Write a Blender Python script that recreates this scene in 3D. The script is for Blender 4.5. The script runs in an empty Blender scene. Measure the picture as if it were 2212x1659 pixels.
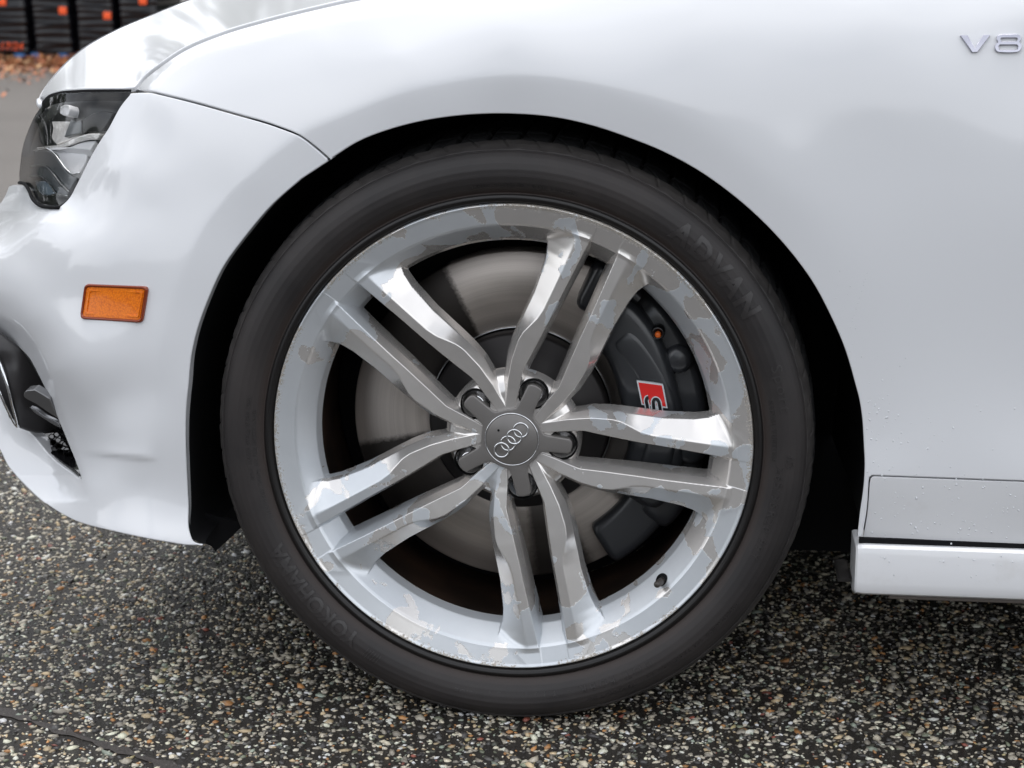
import bpy, bmesh, math, random
import numpy as np
from mathutils import Vector, Matrix
from mathutils.geometry import delaunay_2d_cdt

random.seed(4); rng = np.random.default_rng(7)
sc = bpy.context.scene
COL = sc.collection

# ------------------------------------------------------------------ camera
F = 3830.0                       # focal length in units of a 2212 wide picture
CAM = np.array([0.2043, -1.9067, 0.8875]); YAW = 0.1056; PITCH = 0.2453
HUB = 0.338                      # height of the wheel centre above the ground
fwd = np.array([-math.sin(YAW)*math.cos(PITCH), math.cos(YAW)*math.cos(PITCH), -math.sin(PITCH)])
rgt = np.cross(fwd, [0, 0, 1.0]); rgt /= np.linalg.norm(rgt)
upv = np.cross(rgt, fwd)
cd = bpy.data.cameras.new('camera'); cam = bpy.data.objects.new('camera', cd); COL.objects.link(cam)
cam.matrix_world = Matrix(((rgt[0], upv[0], -fwd[0], CAM[0]), (rgt[1], upv[1], -fwd[1], CAM[1]),
                           (rgt[2], upv[2], -fwd[2], CAM[2]), (0, 0, 0, 1)))
cd.sensor_width = 36; cd.lens = 36*F/2212; cd.clip_start = .05; cd.clip_end = 500
cd.dof.use_dof = True; cd.dof.focus_distance = 1.97; cd.dof.aperture_fstop = 9.5
sc.camera = cam

# ------------------------------------------------------------------ sky, sun, exposure
SUN_EL, SUN_AZ = math.radians(74), math.radians(15)     # azimuth from +Y, clockwise: behind the camera
w = bpy.data.worlds.new('World'); sc.world = w; w.use_nodes = True
nt = w.node_tree; nt.nodes.clear()
def wn(t, **k):
    n = nt.nodes.new(t)
    for a, b in k.items(): setattr(n, a, b)
    return n
out = wn('ShaderNodeOutputWorld')
sky = wn('ShaderNodeTexSky', sky_type='NISHITA', sun_disc=False, sun_elevation=SUN_EL, sun_rotation=SUN_AZ)
bg1 = wn('ShaderNodeBackground'); bg1.inputs[1].default_value = 0.10
bg2 = wn('ShaderNodeBackground'); bg2.inputs[1].default_value = 0.95
tc = wn('ShaderNodeTexCoord'); n1 = wn('ShaderNodeTexNoise'); n1.inputs['Scale'].default_value = 2.2
n1.inputs['Detail'].default_value = 7; n1.inputs['Roughness'].default_value = .55
cr = wn('ShaderNodeValToRGB'); cr.color_ramp.elements[0].position = .36; cr.color_ramp.elements[1].position = .66
cr.color_ramp.elements[0].color = (.42, .46, .53, 1); cr.color_ramp.elements[1].color = (1.62, 1.63, 1.66, 1)
mx = wn('ShaderNodeMixShader'); mx.inputs[0].default_value = .88
L = nt.links.new
L(tc.outputs['Generated'], n1.inputs['Vector']); L(n1.outputs[0], cr.inputs[0]); L(cr.outputs[0], bg2.inputs[0])
L(sky.outputs[0], bg1.inputs[0]); L(bg1.outputs[0], mx.inputs[1]); L(bg2.outputs[0], mx.inputs[2]); L(mx.outputs[0], out.inputs[0])
sd = bpy.data.lights.new('sun', 'SUN'); sun = bpy.data.objects.new('sun', sd); COL.objects.link(sun)
sd.energy = 1.3; sd.angle = math.radians(40); sd.color = (1, .96, .9)
sdir = Vector((math.sin(SUN_AZ)*math.cos(SUN_EL), math.cos(SUN_AZ)*math.cos(SUN_EL), math.sin(SUN_EL)))
sun.rotation_euler = sdir.to_track_quat('Z', 'Y').to_euler()
sc.view_settings.view_transform = 'Standard'; sc.view_settings.look = 'None'
sc.view_settings.exposure = 0.63; sc.view_settings.gamma = 1
sc.render.engine = 'CYCLES'; sc.cycles.max_bounces = 8; sc.cycles.use_denoising = True
sc.cycles.transparent_max_bounces = 12

# ------------------------------------------------------------------ helpers
def proj_dir(u, v):
    u = np.asarray(u, float); v = np.asarray(v, float)
    return fwd + ((u-1106)/F)[..., None]*rgt - ((v-829.5)/F)[..., None]*upv
def P(u, v, y):
    """point on the sight line (u, v) that lies at depth y (metres across the car)"""
    d = proj_dir(u, v); t = (np.asarray(y, float)-CAM[1])/d[..., 1]
    return CAM + d*t[..., None]
def ground(u, v, z=0.0):
    d = proj_dir(np.array(u, float), np.array(v, float)); t = (z-CAM[2])/d[..., 2]
    return CAM + d*t[..., None]

def mesh_obj(name, V, Fc, mat, parent=None, normals=None, smooth=True, link=True):
    me = bpy.data.meshes.new(name)
    V = np.asarray(V, float)
    if isinstance(Fc, np.ndarray):
        k = Fc.shape[1]; n = len(Fc)
        me.vertices.add(len(V)); me.vertices.foreach_set('co', V.ravel())
        me.loops.add(n*k); me.loops.foreach_set('vertex_index', Fc.astype(np.int32).ravel())
        me.polygons.add(n); me.polygons.foreach_set('loop_start', np.arange(0, n*k, k, dtype=np.int32))
        me.polygons.foreach_set('loop_total', np.full(n, k, dtype=np.int32)); me.update(calc_edges=True); me.validate()
    else:
        me.from_pydata([tuple(p) for p in V], [], Fc); me.update()
    if smooth: me.polygons.foreach_set('use_smooth', [True]*len(me.polygons))
    if normals is not None and len(me.vertices) == len(normals):
        me.normals_split_custom_set_from_vertices([tuple(n) for n in normals])
    if isinstance(mat, (list, tuple)):
        for m in mat: me.materials.append(m)
    elif mat: me.materials.append(mat)
    o = bpy.data.objects.new(name, me)
    if link: COL.objects.link(o)
    if parent: o.parent = parent
    return o
def empty(name, loc, parent=None):
    o = bpy.data.objects.new(name, None); COL.objects.link(o); o.location = loc; o.empty_display_size = .05
    if parent: o.parent = parent
    return o
def grid_faces(nr, nc, close=False):
    i = np.arange(nr-1)[:, None]; j = np.arange(nc if close else nc-1)[None, :]
    a = i*nc+j; b = i*nc+(j+1) % nc; c = (i+1)*nc+(j+1) % nc; d = (i+1)*nc+j
    return np.stack([a+0*b, b, c, d+0*b], -1).reshape(-1, 4)
def lathe(name, prof, mat, parent, n=180, loc=(0, 0, 0), flip=False, smooth=True):
    """profile of (r, y) turned about the y axis"""
    pr = np.array(prof, float); t = np.linspace(0, 2*math.pi, n, endpoint=False)
    V = np.stack([pr[:, 0, None]*np.cos(t), np.repeat(pr[:, 1, None], n, 1), pr[:, 0, None]*np.sin(t)], -1).reshape(-1, 3)
    f = grid_faces(len(pr), n, True)
    if flip: f = f[:, ::-1]
    o = mesh_obj(name, V+np.array(loc), f, mat, parent, smooth=smooth)
    return o
def sharp_by_angle(o, deg=35):
    me = o.data; bm = bmesh.new(); bm.from_mesh(me)
    for e in bm.edges:
        if len(e.link_faces) == 2 and e.calc_face_angle(0) > math.radians(deg): e.smooth = False
    bm.to_mesh(me); bm.free()
def catmull(pts, step=6.0):
    p = np.array(pts, float)
    if len(p) == 2:
        n = max(1, int(np.linalg.norm(p[1]-p[0])/step)); t = np.linspace(0, 1, n+1)[:, None]
        return p[0]*(1-t)+p[1]*t
    q = np.vstack([2*p[0]-p[1], p, 2*p[-1]-p[-2]]); o = []
    for i in range(1, len(q)-2):
        p0, p1, p2, p3 = q[i-1], q[i], q[i+1], q[i+2]
        d = np.linalg.norm(p2-p1); n = max(1, int(round(d/step)))
        l0, l1, l2 = [max(np.linalg.norm(b-a), 1e-6) for a, b in ((p0, p1), (p1, p2), (p2, p3))]
        m1 = ((p2-p1)/l1*l0+(p1-p0)/l0*l1)/(l0+l1)*l1 if l0+l1 > 0 else p2-p1
        m2 = ((p3-p2)/l2*l1+(p2-p1)/l1*l2)/(l1+l2)*l1
        for k in range(n):
            t = k/n
            o.append((2*t**3-3*t**2+1)*p1+(t**3-2*t**2+t)*m1+(-2*t**3+3*t**2)*p2+(t**3-t**2)*m2)
    o.append(q[-2]); return np.array(o)
def outline(*segs, step=6.0):
    """closed outline: each segment is a smooth line, corners between segments stay sharp"""
    o = []
    for s in segs:
        c = catmull(s, step)
        if o and np.linalg.norm(np.array(o[-1])-c[0]) < .5: c = c[1:]
        o += [tuple(x) for x in c]
    if np.linalg.norm(np.array(o[0])-np.array(o[-1])) < .5: o = o[:-1]
    return np.array(o)
def inside(poly, U, V):
    x, y = poly[:, 0], poly[:, 1]; x2, y2 = np.roll(x, -1), np.roll(y, -1); r = np.zeros(U.shape, bool)
    for a, b, c, d in zip(x, y, x2, y2):
        if b == d: continue
        m = (b > V) != (d > V)
        r ^= m & (U < (c-a)*(V-b)/(d-b)+a)
    return r
def pdist(line, U, V, closed=False, signed=False):
    l = np.asarray(line, float); best = np.full(U.shape, 1e9); sg = np.ones(U.shape)
    rngs = range(len(l) if closed else len(l)-1)
    for i in rngs:
        a, b = l[i], l[(i+1) % len(l)]; d = b-a; L2 = max(d@d, 1e-9)
        t = np.clip(((U-a[0])*d[0]+(V-a[1])*d[1])/L2, 0, 1)
        dx = U-a[0]-t*d[0]; dy = V-a[1]-t*d[1]; dd = np.hypot(dx, dy)
        m = dd < best-1e-7; best = np.where(m, dd, best)
        if signed: sg = np.where(m, np.sign(d[0]*dy-d[1]*dx), sg)
    return best*sg if signed else best
def softplus(x, k):
    z = np.clip(x/k, -30, 30); return np.where(x/k > 30, x, k*np.log1p(np.exp(z)))
def rbf(samples):
    s = np.array(samples, float); X = s[:, :2]/1000; n = len(X)
    def phi(r): return np.where(r > 1e-9, r*r*np.log(r+1e-12), 0)
    A = np.zeros((n+3, n+3)); A[:n, :n] = phi(np.linalg.norm(X[:, None]-X[None], axis=-1))+np.eye(n)*1.6e-3
    A[:n, n] = 1; A[:n, n+1:] = X; A[n:, :n] = A[:n, n:].T
    c = np.linalg.solve(A, np.r_[s[:, 2], 0, 0, 0])
    def f(U, V):
        U = np.asarray(U, float)/1000; V = np.asarray(V, float)/1000; o = c[n]+c[n+1]*U+c[n+2]*V
        for i in range(n): o = o+c[i]*phi(np.hypot(U-X[i, 0], V-X[i, 1]))
        return o
    return f
def surf_normal(depth, U, V, e=.6):
    A = P(U+e, V, depth(U+e, V))-P(U-e, V, depth(U-e, V)); B = P(U, V+e, depth(U, V+e))-P(U, V-e, depth(U, V-e))
    n = np.cross(A, B); n /= np.linalg.norm(n, axis=-1, keepdims=True)+1e-12
    s = np.sign(np.sum(n*proj_dir(U, V), -1, keepdims=True)); return -n*s
def panel(name, out_, depth, mat, parent, holes=(), step=9.0, rnd=.0015, lip=.012, off=0.0, link=True, jit=0):
    """a sheet over the outline (lying on the surface given by depth) with rounded, returned edges"""
    loops = []
    for li, l in enumerate([out_]+list(holes)):
        l = np.asarray(l, float); area = .5*np.sum(l[:, 0]*np.roll(l[:, 1], -1)-np.roll(l[:, 0], -1)*l[:, 1]); q = (1 if area > 0 else -1)*(-1 if li else 1)
        e = np.roll(l, -1, 0)-l; e /= np.linalg.norm(e, axis=1, keepdims=True)+1e-9; tu = e+np.roll(e, 1, 0); tu /= np.linalg.norm(tu, axis=1, keepdims=True)+1e-9
        loops.append(l-np.stack([tu[:, 1], -tu[:, 0]], 1)*q*rnd*1850)
    pts = np.vstack(loops); lo = pts.min(0); hi = pts.max(0)
    gx = np.arange(lo[0], hi[0], step); gy = np.arange(lo[1], hi[1], step*.87)
    GX, GY = np.meshgrid(gx, gy); GX = GX+((np.arange(len(gy)) % 2)*step/2)[:, None]; GX = GX.ravel(); GY = GY.ravel()
    m = inside(loops[0], GX, GY)
    for h in loops[1:]: m &= ~inside(h, GX, GY)
    GX, GY = GX[m], GY[m]
    for l in loops:
        m = pdist(l, GX, GY, True) > step*.45; GX, GY = GX[m], GY[m]
    vs = [Vector(p) for p in pts]+[Vector((x, y)) for x, y in zip(GX, GY)]
    es = []; s = 0
    for l in loops: es += [(s+i, s+(i+1) % len(l)) for i in range(len(l))]; s += len(l)
    r = delaunay_2d_cdt(vs, es, [], 0, 1e-5)
    V2 = np.array([tuple(v) for v in r[0]]); Fc = np.array([f for f in r[2] if len(f) == 3])
    cen = V2[Fc].mean(1); m = inside(loops[0], cen[:, 0], cen[:, 1])
    for h in loops[1:]: m &= ~inside(h, cen[:, 0], cen[:, 1])
    Fc = Fc[m]
    W = P(V2[:, 0], V2[:, 1], depth(V2[:, 0], V2[:, 1])); N = surf_normal(depth, V2[:, 0], V2[:, 1])
    W = W+N*off
    tri = W[Fc]; fn = np.cross(tri[:, 1]-tri[:, 0], tri[:, 2]-tri[:, 0]); bad = np.sum(fn*N[Fc[:, 0]], -1) < 0
    Fc[bad] = Fc[bad][:, ::-1]
    VV = [W]; NN = [N]; FF = [Fc]; base = len(W)
    for li, l in enumerate(loops):
        U, Vv = l[:, 0], l[:, 1]; p = P(U, Vv, depth(U, Vv)); n = surf_normal(depth, U, Vv); p = p+n*off
        tg = np.roll(p, -1, 0)-np.roll(p, 1, 0); tg /= np.linalg.norm(tg, axis=1, keepdims=True)+1e-12
        o = np.cross(tg, n)
        area = .5*np.sum(l[:, 0]*np.roll(l[:, 1], -1)-np.roll(l[:, 0], -1)*l[:, 1])
        cpt = p-n*off; q = P(U+0, Vv+0, depth(U, Vv))
        # outward = away from the sheet
        tu = np.roll(l, -1, 0)-np.roll(l, 1, 0); nrm = np.stack([tu[:, 1], -tu[:, 0]], 1); nrm /= np.linalg.norm(nrm, axis=1, keepdims=True)+1e-9
        sgn = 1 if area > 0 else -1
        if li > 0: sgn = -sgn
        o2 = P(U+nrm[:, 0]*sgn, Vv+nrm[:, 1]*sgn, depth(U+nrm[:, 0]*sgn, Vv+nrm[:, 1]*sgn))-q
        o = o*np.sign(np.sum(o*o2, 1, keepdims=True)+1e-15)
        rows = []; nrms = []
        for t in (0, math.pi/6, math.pi/3, math.pi/2):
            rows.append(p+o*rnd*math.sin(t)-n*rnd*(1-math.cos(t))); nrms.append(n*math.cos(t)+o*math.sin(t))
        rows.append(rows[-1]-n*lip); nrms.append(o)
        k = len(l); R = np.array(rows).reshape(-1, 3); f = grid_faces(5, k, True)
        fn0 = np.cross(R[f[0, 1]]-R[f[0, 0]], R[f[0, 3]]-R[f[0, 0]])
        tt = np.concatenate([f[:, :3], f[:, [0, 2, 3]]]); nr = np.array(nrms).reshape(-1, 3)
        fn = np.cross(R[tt[:, 1]]-R[tt[:, 0]], R[tt[:, 2]]-R[tt[:, 0]]); bad = np.sum(fn*nr[tt[:, 0]], 1) < 0; tt[bad] = tt[bad][:, ::-1]
        FF.append(tt+base); VV.append(R); NN.append(nr); base += len(R)
    return mesh_obj(name, np.vstack(VV), np.vstack(FF), mat, parent, np.vstack(NN), link=link)
def tube(name, pts, rad, mat, parent, n=10, closed=False):
    p = np.array(pts, float); m = len(p); r = np.full(m, rad) if np.isscalar(rad) else np.array(rad)
    if closed: tg = np.roll(p, -1, 0)-np.roll(p, 1, 0)
    else: tg = np.gradient(p, axis=0)
    tg /= np.linalg.norm(tg, axis=1, keepdims=True)
    ref = np.array([0, 1., 0.]); a = np.cross(tg, ref); a /= np.linalg.norm(a, axis=1, keepdims=True)+1e-9; b = np.cross(tg, a)
    t = np.linspace(0, 2*math.pi, n, endpoint=False)
    V = p[:, None]+r[:, None, None]*(a[:, None]*np.cos(t)[None, :, None]+b[:, None]*np.sin(t)[None, :, None])
    V = V.reshape(-1, 3)
    f = grid_faces(m, n, True)
    if closed:
        i = np.arange(n); f = np.vstack([f, np.stack([(m-1)*n+i, (m-1)*n+(i+1) % n, (i+1) % n, i], 1)])
        return mesh_obj(name, V, f, mat, parent)
    fl = [list(x) for x in f]+[list(range(n))[::-1], [(m-1)*n+i for i in range(n)]]
    return mesh_obj(name, V, fl, mat, parent)
def bevel_box(name, lo, hi, mat, parent=None, bev=.004, seg=2):
    bm = bmesh.new(); bmesh.ops.create_cube(bm, size=1)
    lo = np.array(lo); hi = np.array(hi); c = (lo+hi)/2
    for v in bm.verts: v.co = Vector(c+np.array(v.co)*(hi-lo))
    if bev: bmesh.ops.bevel(bm, geom=bm.edges[:], offset=bev, segments=seg, affect='EDGES', profile=.5)
    me = bpy.data.meshes.new(name); bm.to_mesh(me); bm.free(); me.materials.append(mat)
    for p in me.polygons: p.use_smooth = True
    o = bpy.data.objects.new(name, me); COL.objects.link(o)
    if parent: o.parent = parent
    sharp_by_angle(o, 50)
    return o

# ------------------------------------------------------------------ materials
def mat(name, col=(.5, .5, .5), rough=.5, metal=0., coat=0., coat_rough=.03, spec=.5, **kw):
    m = bpy.data.materials.new(name); m.use_nodes = True; b = m.node_tree.nodes['Principled BSDF']
    b.inputs['Base Color'].default_value = (*col, 1); b.inputs['Roughness'].default_value = rough
    b.inputs['Metallic'].default_value = metal; b.inputs['Coat Weight'].default_value = coat
    b.inputs['Coat Roughness'].default_value = coat_rough; b.inputs['Specular IOR Level'].default_value = spec
    for k, v in kw.items(): b.inputs[k.replace('_', ' ')].default_value = v
    return m
class NB:
    """small node builder on a material"""
    def __init__(s, m): s.m = m; s.t = m.node_tree; s.b = s.t.nodes['Principled BSDF']
    def n(s, t, ins=None, **k):
        x = s.t.nodes.new(t)
        for a, b in k.items(): setattr(x, a, b)
        for a, b in (ins or {}).items():
            if isinstance(b, bpy.types.NodeSocket): s.t.links.new(b, x.inputs[a])
            else: x.inputs[a].default_value = b
        return x
    def l(s, a, b): s.t.links.new(a, b)
    def coord(s, which='Object'): return s.n('ShaderNodeTexCoord').outputs[which]
    def pos(s): return s.n('ShaderNodeNewGeometry').outputs['Position']
    def noise(s, vec, scale, detail=4, rough=.5, dist=0, out='Fac'):
        return s.n('ShaderNodeTexNoise', {'Vector': vec, 'Scale': scale, 'Detail': detail, 'Roughness': rough, 'Distortion': dist}).outputs[0 if out == 'Fac' else 1]
    def ramp(s, fac, stops, interp='LINEAR'):
        r = s.n('ShaderNodeValToRGB', {'Fac': fac}); e = r.color_ramp.elements; r.color_ramp.interpolation = interp
        while len(e) < len(stops): e.new(.5)
        for x, (p, c) in zip(e, stops):
            x.position = p; x.color = (*(c if isinstance(c, tuple) else (c, c, c)), 1)
        return r.outputs[0]
    def math(s, op, a, b=0., c=None):
        i = {0: a, 1: b}
        if c is not None: i[2] = c
        return s.n('ShaderNodeMath', i, operation=op).outputs[0]
    def mix(s, f, a, b):
        x = s.n('ShaderNodeMix', data_type='RGBA')
        for i, v in ((0, f), (6, a), (7, b)):
            if isinstance(v, bpy.types.NodeSocket): s.l(v, x.inputs[i])
            else: x.inputs[i].default_value = v if i == 0 else (*v, 1)
        return x.outputs[2]
    def mixf(s, f, a, b):
        x = s.n('ShaderNodeMix', data_type='FLOAT')
        for i, v in ((0, f), (2, a), (3, b)):
            if isinstance(v, bpy.types.NodeSocket): s.l(v, x.inputs[i])
            else: x.inputs[i].default_value = v
        return x.outputs[0]
    def bump(s, h, strength=.3, dist=.001):
        b = s.n('ShaderNodeBump', {'Height': h, 'Strength': strength, 'Distance': dist}); s.l(b.outputs[0], s.b.inputs['Normal']); return b

PAINT = mat('white_paint', (.725, .73, .745), .42, 0, 1.0, .085)
nb = NB(PAINT); po = nb.pos()
dirt = nb.noise(po, 900, 3, .6); spk = nb.math('GREATER_THAN', dirt, .83)
nb.l(nb.mix(nb.math('MULTIPLY', spk, .5), (.72, .73, .752), (.35, .33, .31)), nb.b.inputs['Base Color'])
# grime film low on the body
DIRTY = mat('white_paint_grimy', (.70, .70, .71), .5, 0, .9, .06)
nb = NB(DIRTY); po = nb.pos(); sx = nb.n('ShaderNodeSeparateXYZ', {0: po})
nz = nb.noise(po, 25, 5, .6); sp = nb.noise(po, 700, 3, .6)
f = nb.math('MULTIPLY', nb.math('SUBTRACT', .26, sx.outputs[2]), 1.2); f = nb.math('ADD', f, nb.math('MULTIPLY', nb.math('SUBTRACT', nz, .60), 1.0))
f = nb.n('ShaderNodeClamp', {0: f, 1: 0., 2: .55}).outputs[0]
f = nb.math('MAXIMUM', f, nb.math('MULTIPLY', nb.math('GREATER_THAN', sp, .74), .75))
nb.l(nb.mix(f, (.71, .715, .73), (.42, .38, .33)), nb.b.inputs['Base Color'])
LINER = mat('black_liner', (.006, .006, .007), .9, spec=.2)
BLACKP = mat('black_plastic', (.012, .012, .013), .42)
GLOSSBLK = mat('gloss_black', (.01, .01, .011), .12)
DUCT = mat('dark_duct_plastic', (.035, .033, .034), .38)
CHROME = mat('chrome', (.80, .81, .83), .07, 1.)
SATIN = mat('satin_chrome', (.55, .56, .57), .28, 1.)
CAPM = mat('grey_metallic_cap', (.19, .18, .172), .42, .35, coat=.3, coat_rough=.15)
AMBER = mat('amber_plastic', (.80, .17, .004), .30, coat=.25, spec=.3)
nb = NB(AMBER); cc = nb.coord(); 
w1 = nb.n('ShaderNodeTexWave', {'Vector': cc, 'Scale': 260., 'Distortion': 0.}, bands_direction='DIAGONAL').outputs[1]
w2 = nb.n('ShaderNodeTexVoronoi', {'Vector': cc, 'Scale': 480.}).outputs[0]
nb.l(nb.mix(nb.math('MULTIPLY', w2, .9), (.92, .24, .002), (.55, .09, .001)), nb.b.inputs['Base Color'])
AMBERD = mat('amber_bezel', (.22, .030, .002), .14, coat=.4, spec=.4)
RUBBER = mat('tyre_rubber', (.030, .027, .028), .58, spec=.45)
nb = NB(RUBBER); cc = nb.coord(); sx = nb.n('ShaderNodeSeparateXYZ', {0: cc})
rr = nb.math('SQRT', nb.math('ADD', nb.math('MULTIPLY', sx.outputs[0], sx.outputs[0]), nb.math('MULTIPLY', sx.outputs[2], sx.outputs[2])))
ring = nb.n('ShaderNodeTexNoise', {'W': nb.math('MULTIPLY', rr, 260.), 'Scale': 1., 'Detail': 3.}, noise_dimensions='1D').outputs[0]
nz = nb.noise(cc, 9, 5, .6); nf = nb.noise(cc, 1400, 2, .5)
c = nb.mix(nb.ramp(nz, [(.35, 0.), (.7, 1.)]), (.017, .015, .0155), (.034, .029, .028))
far = nb.n('ShaderNodeMapRange', {0: rr, 1: .329, 2: .335, 3: 0., 4: 1.}).outputs[0]
c = nb.mix(nb.math('MULTIPLY', far, nb.math('MULTIPLY', nz, .9)), c, (.085, .080, .076))
brn = nb.n('ShaderNodeMapRange', {0: rr, 1: .292, 2: .284, 3: 0., 4: .55}).outputs[0]
c = nb.mix(brn, c, (.050, .034, .028)); bd = nb.n('ShaderNodeMapRange', {0: rr, 1: .2835, 2: .2815, 3: 0., 4: 1.}).outputs[0]
c = nb.mix(bd, c, (.009, .008, .008)); nb.l(c, nb.b.inputs['Base Color'])
nb.l(nb.mixf(bd, nb.mixf(nz, .50, .66), .38), nb.b.inputs['Roughness'])
nb.bump(nb.math('ADD', nb.math('MULTIPLY', ring, .5), nb.math('MULTIPLY', nf, .25)), .35, .0006)
TREAD = mat('tread_rubber', (.018, .018, .019), .75, spec=.3)
# wheel lacquer that peels off the bare alloy
ALLOY = mat('peeling_alloy', (.5, .5, .5), .4, .6)
nb = NB(ALLOY); po = nb.pos(); rel = nb.n('ShaderNodeVectorMath', {0: po, 1: (0, 0, HUB)}, operation='SUBTRACT').outputs[0]
sx = nb.n('ShaderNodeSeparateXYZ', {0: rel})
rr = nb.math('SQRT', nb.math('ADD', nb.math('MULTIPLY', sx.outputs[0], sx.outputs[0]), nb.math('MULTIPLY', sx.outputs[2], sx.outputs[2])))
big = nb.noise(rel, 19, 1.8, .5, .7); jag = nb.noise(rel, 170, 5, .65)
side = nb.math('MULTIPLY', nb.math('ADD', sx.outputs[0], nb.math('MULTIPLY', sx.outputs[2], .7)), -.28)
s_ = nb.math('ADD', nb.math('ADD', big, nb.math('MULTIPLY', nb.math('SUBTRACT', jag, .5), .13)), side)
s_ = nb.math('ADD', s_, nb.n('ShaderNodeMapRange', {0: rr, 1: .12, 2: .225, 3: -.17, 4: .045}).outputs[0])
lac = nb.ramp(s_, [(.0, 0.), (.497, 0.), (.503, 1.), (1., 1.)])
edge = nb.ramp(s_, [(0., 0.), (.490, 0.), (.500, 1.), (.508, 0.)])
fine = nb.noise(rel, 26, 4, .6)
bare = nb.mix(fine, (.70, .675, .65), (.84, .815, .79)); lacq = nb.mix(fine, (.60, .63, .66), (.70, .73, .76))
c = nb.mix(lac, bare, lacq); c = nb.mix(nb.math('MULTIPLY', edge, .5), c, (.75, .74, .72))
# brake dust low in the barrel edge, kerb rash on the lip
rash = nb.math('MULTIPLY', nb.math('GREATER_THAN', rr, .2615), nb.math('GREATER_THAN', nb.noise(rel, 11, 2, .5), .47))
rash = nb.math('MULTIPLY', rash, nb.math('GREATER_THAN', nb.noise(rel, 380, 5, .8), nb.n('ShaderNodeMapRange', {0: rr, 1: .2615, 2: .2700, 3: .68, 4: .47}).outputs[0]))
c = nb.mix(rash, c, nb.mix(nb.noise(rel, 900, 2, .6), (.10, .08, .06), (.85, .80, .72)))
spk = nb.math('GREATER_THAN', nb.noise(rel, 330, 3, .6), .775); c = nb.mix(nb.math('MULTIPLY', spk, .8), c, (.09, .07, .06))
nb.l(c, nb.b.inputs['Base Color'])
nb.l(nb.mixf(lac, .72, .55), nb.b.inputs['Metallic'])
nb.l(nb.mixf(rash, nb.mixf(lac, .24, .36), .7), nb.b.inputs['Roughness'])
nb.l(nb.mixf(lac, 0., .25), nb.b.inputs['Coat Weight'])
nb.bump(nb.math('ADD', nb.math('MULTIPLY', lac, .5), nb.math('ADD', nb.math('MULTIPLY', rash, nb.noise(rel, 700, 2, .6)), nb.math('MULTIPLY', nb.noise(rel, 1500, 2, .5), .06))), .6, .00035)
BARREL = mat('dusty_barrel', (.03, .022, .018), .5, .3)
nb = NB(BARREL); po = nb.coord(); nz = nb.noise(po, 14, 5, .6)
nb.l(nb.ramp(nz, [(.3, (.012, .010, .009)), (.7, (.075, .043, .028))]), nb.b.inputs['Base Color'])
DISC = mat('brake_disc_steel', (.47, .43, .40), .38, .75)
nb = NB(DISC); cc = nb.coord(); sx = nb.n('ShaderNodeSeparateXYZ', {0: cc})
rr = nb.math('SQRT', nb.math('ADD', nb.math('MULTIPLY', sx.outputs[0], sx.outputs[0]), nb.math('MULTIPLY', sx.outputs[2], sx.outputs[2])))
rg = nb.n('ShaderNodeTexNoise', {'W': nb.math('MULTIPLY', rr, 1500.), 'Scale': 1., 'Detail': 4.}, noise_dimensions='1D').outputs[0]
r2 = nb.n('ShaderNodeTexNoise', {'W': nb.math('MULTIPLY', rr, 120.), 'Scale': 1., 'Detail': 2.}, noise_dimensions='1D').outputs[0]
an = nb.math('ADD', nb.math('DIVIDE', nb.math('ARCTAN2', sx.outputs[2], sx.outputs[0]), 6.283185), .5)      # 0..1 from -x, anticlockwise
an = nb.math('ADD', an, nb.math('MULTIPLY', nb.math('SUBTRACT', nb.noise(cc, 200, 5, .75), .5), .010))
sec = nb.ramp(an, [(0., 1.), (.028, 1.), (.034, .05), (.132, .04), (.140, .8), (.20, 1.), (.258, .7), (.268, .10), (.318, .10), (.326, 1.), (.385, 1.), (.392, .10), (.62, .15), (.66, .9), (.72, 1.), (.820, 1.), (.826, .03), (.930, .03), (.936, 1.), (1., 1.)])  # reflections of the surroundings, painted as bright and dark sectors of the disc colour
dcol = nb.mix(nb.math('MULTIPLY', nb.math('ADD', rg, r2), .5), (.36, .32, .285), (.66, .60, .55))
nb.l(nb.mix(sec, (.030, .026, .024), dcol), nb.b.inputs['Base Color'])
nb.b.inputs['Anisotropic'].default_value = .8
tn = nb.n('ShaderNodeTangent', direction_type='RADIAL', axis='Y'); nb.l(tn.outputs[0], nb.b.inputs['Tangent'])
nb.bump(rg, .25, .0003)
HATM = mat('dark_disc_hat', (.030, .027, .027), .5, .4)
CALI = mat('black_caliper', (.028, .030, .034), .36, .0, coat=.5, coat_rough=.2)
RED = mat('red_enamel', (.72, .02, .018), .25, coat=.6)
WHITE = mat('white_print', (.62, .65, .68), .3)
BLACKL = mat('black_print', (.01, .01, .012), .3)
ORANGE = mat('orange_plastic', (.85, .16, .02), .4)
def glass_mat():
    m = bpy.data.materials.new('clear_lens'); m.use_nodes = True; t = m.node_tree; t.nodes.clear()
    o = t.nodes.new('ShaderNodeOutputMaterial'); a = t.nodes.new('ShaderNodeBsdfTransparent'); g = t.nodes.new('ShaderNodeBsdfGlossy')
    g.inputs['Roughness'].default_value = .015; a.inputs[0].default_value = (.98, .985, .985, 1)
    fr = t.nodes.new('ShaderNodeFresnel'); fr.inputs[0].default_value = 1.42; mx = t.nodes.new('ShaderNodeMixShader')
    t.links.new(fr.outputs[0], mx.inputs[0]); t.links.new(a.outputs[0], mx.inputs[1]); t.links.new(g.outputs[0], mx.inputs[2]); t.links.new(mx.outputs[0], o.inputs[0]); return m
LENS = glass_mat()
WATER = mat('water', (.93, .95, .98), .03, spec=.8); WATER.node_tree.nodes['Principled BSDF'].inputs['Transmission Weight'].default_value = .35; WATER.node_tree.nodes['Principled BSDF'].inputs['IOR'].default_value = 1.33

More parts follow.
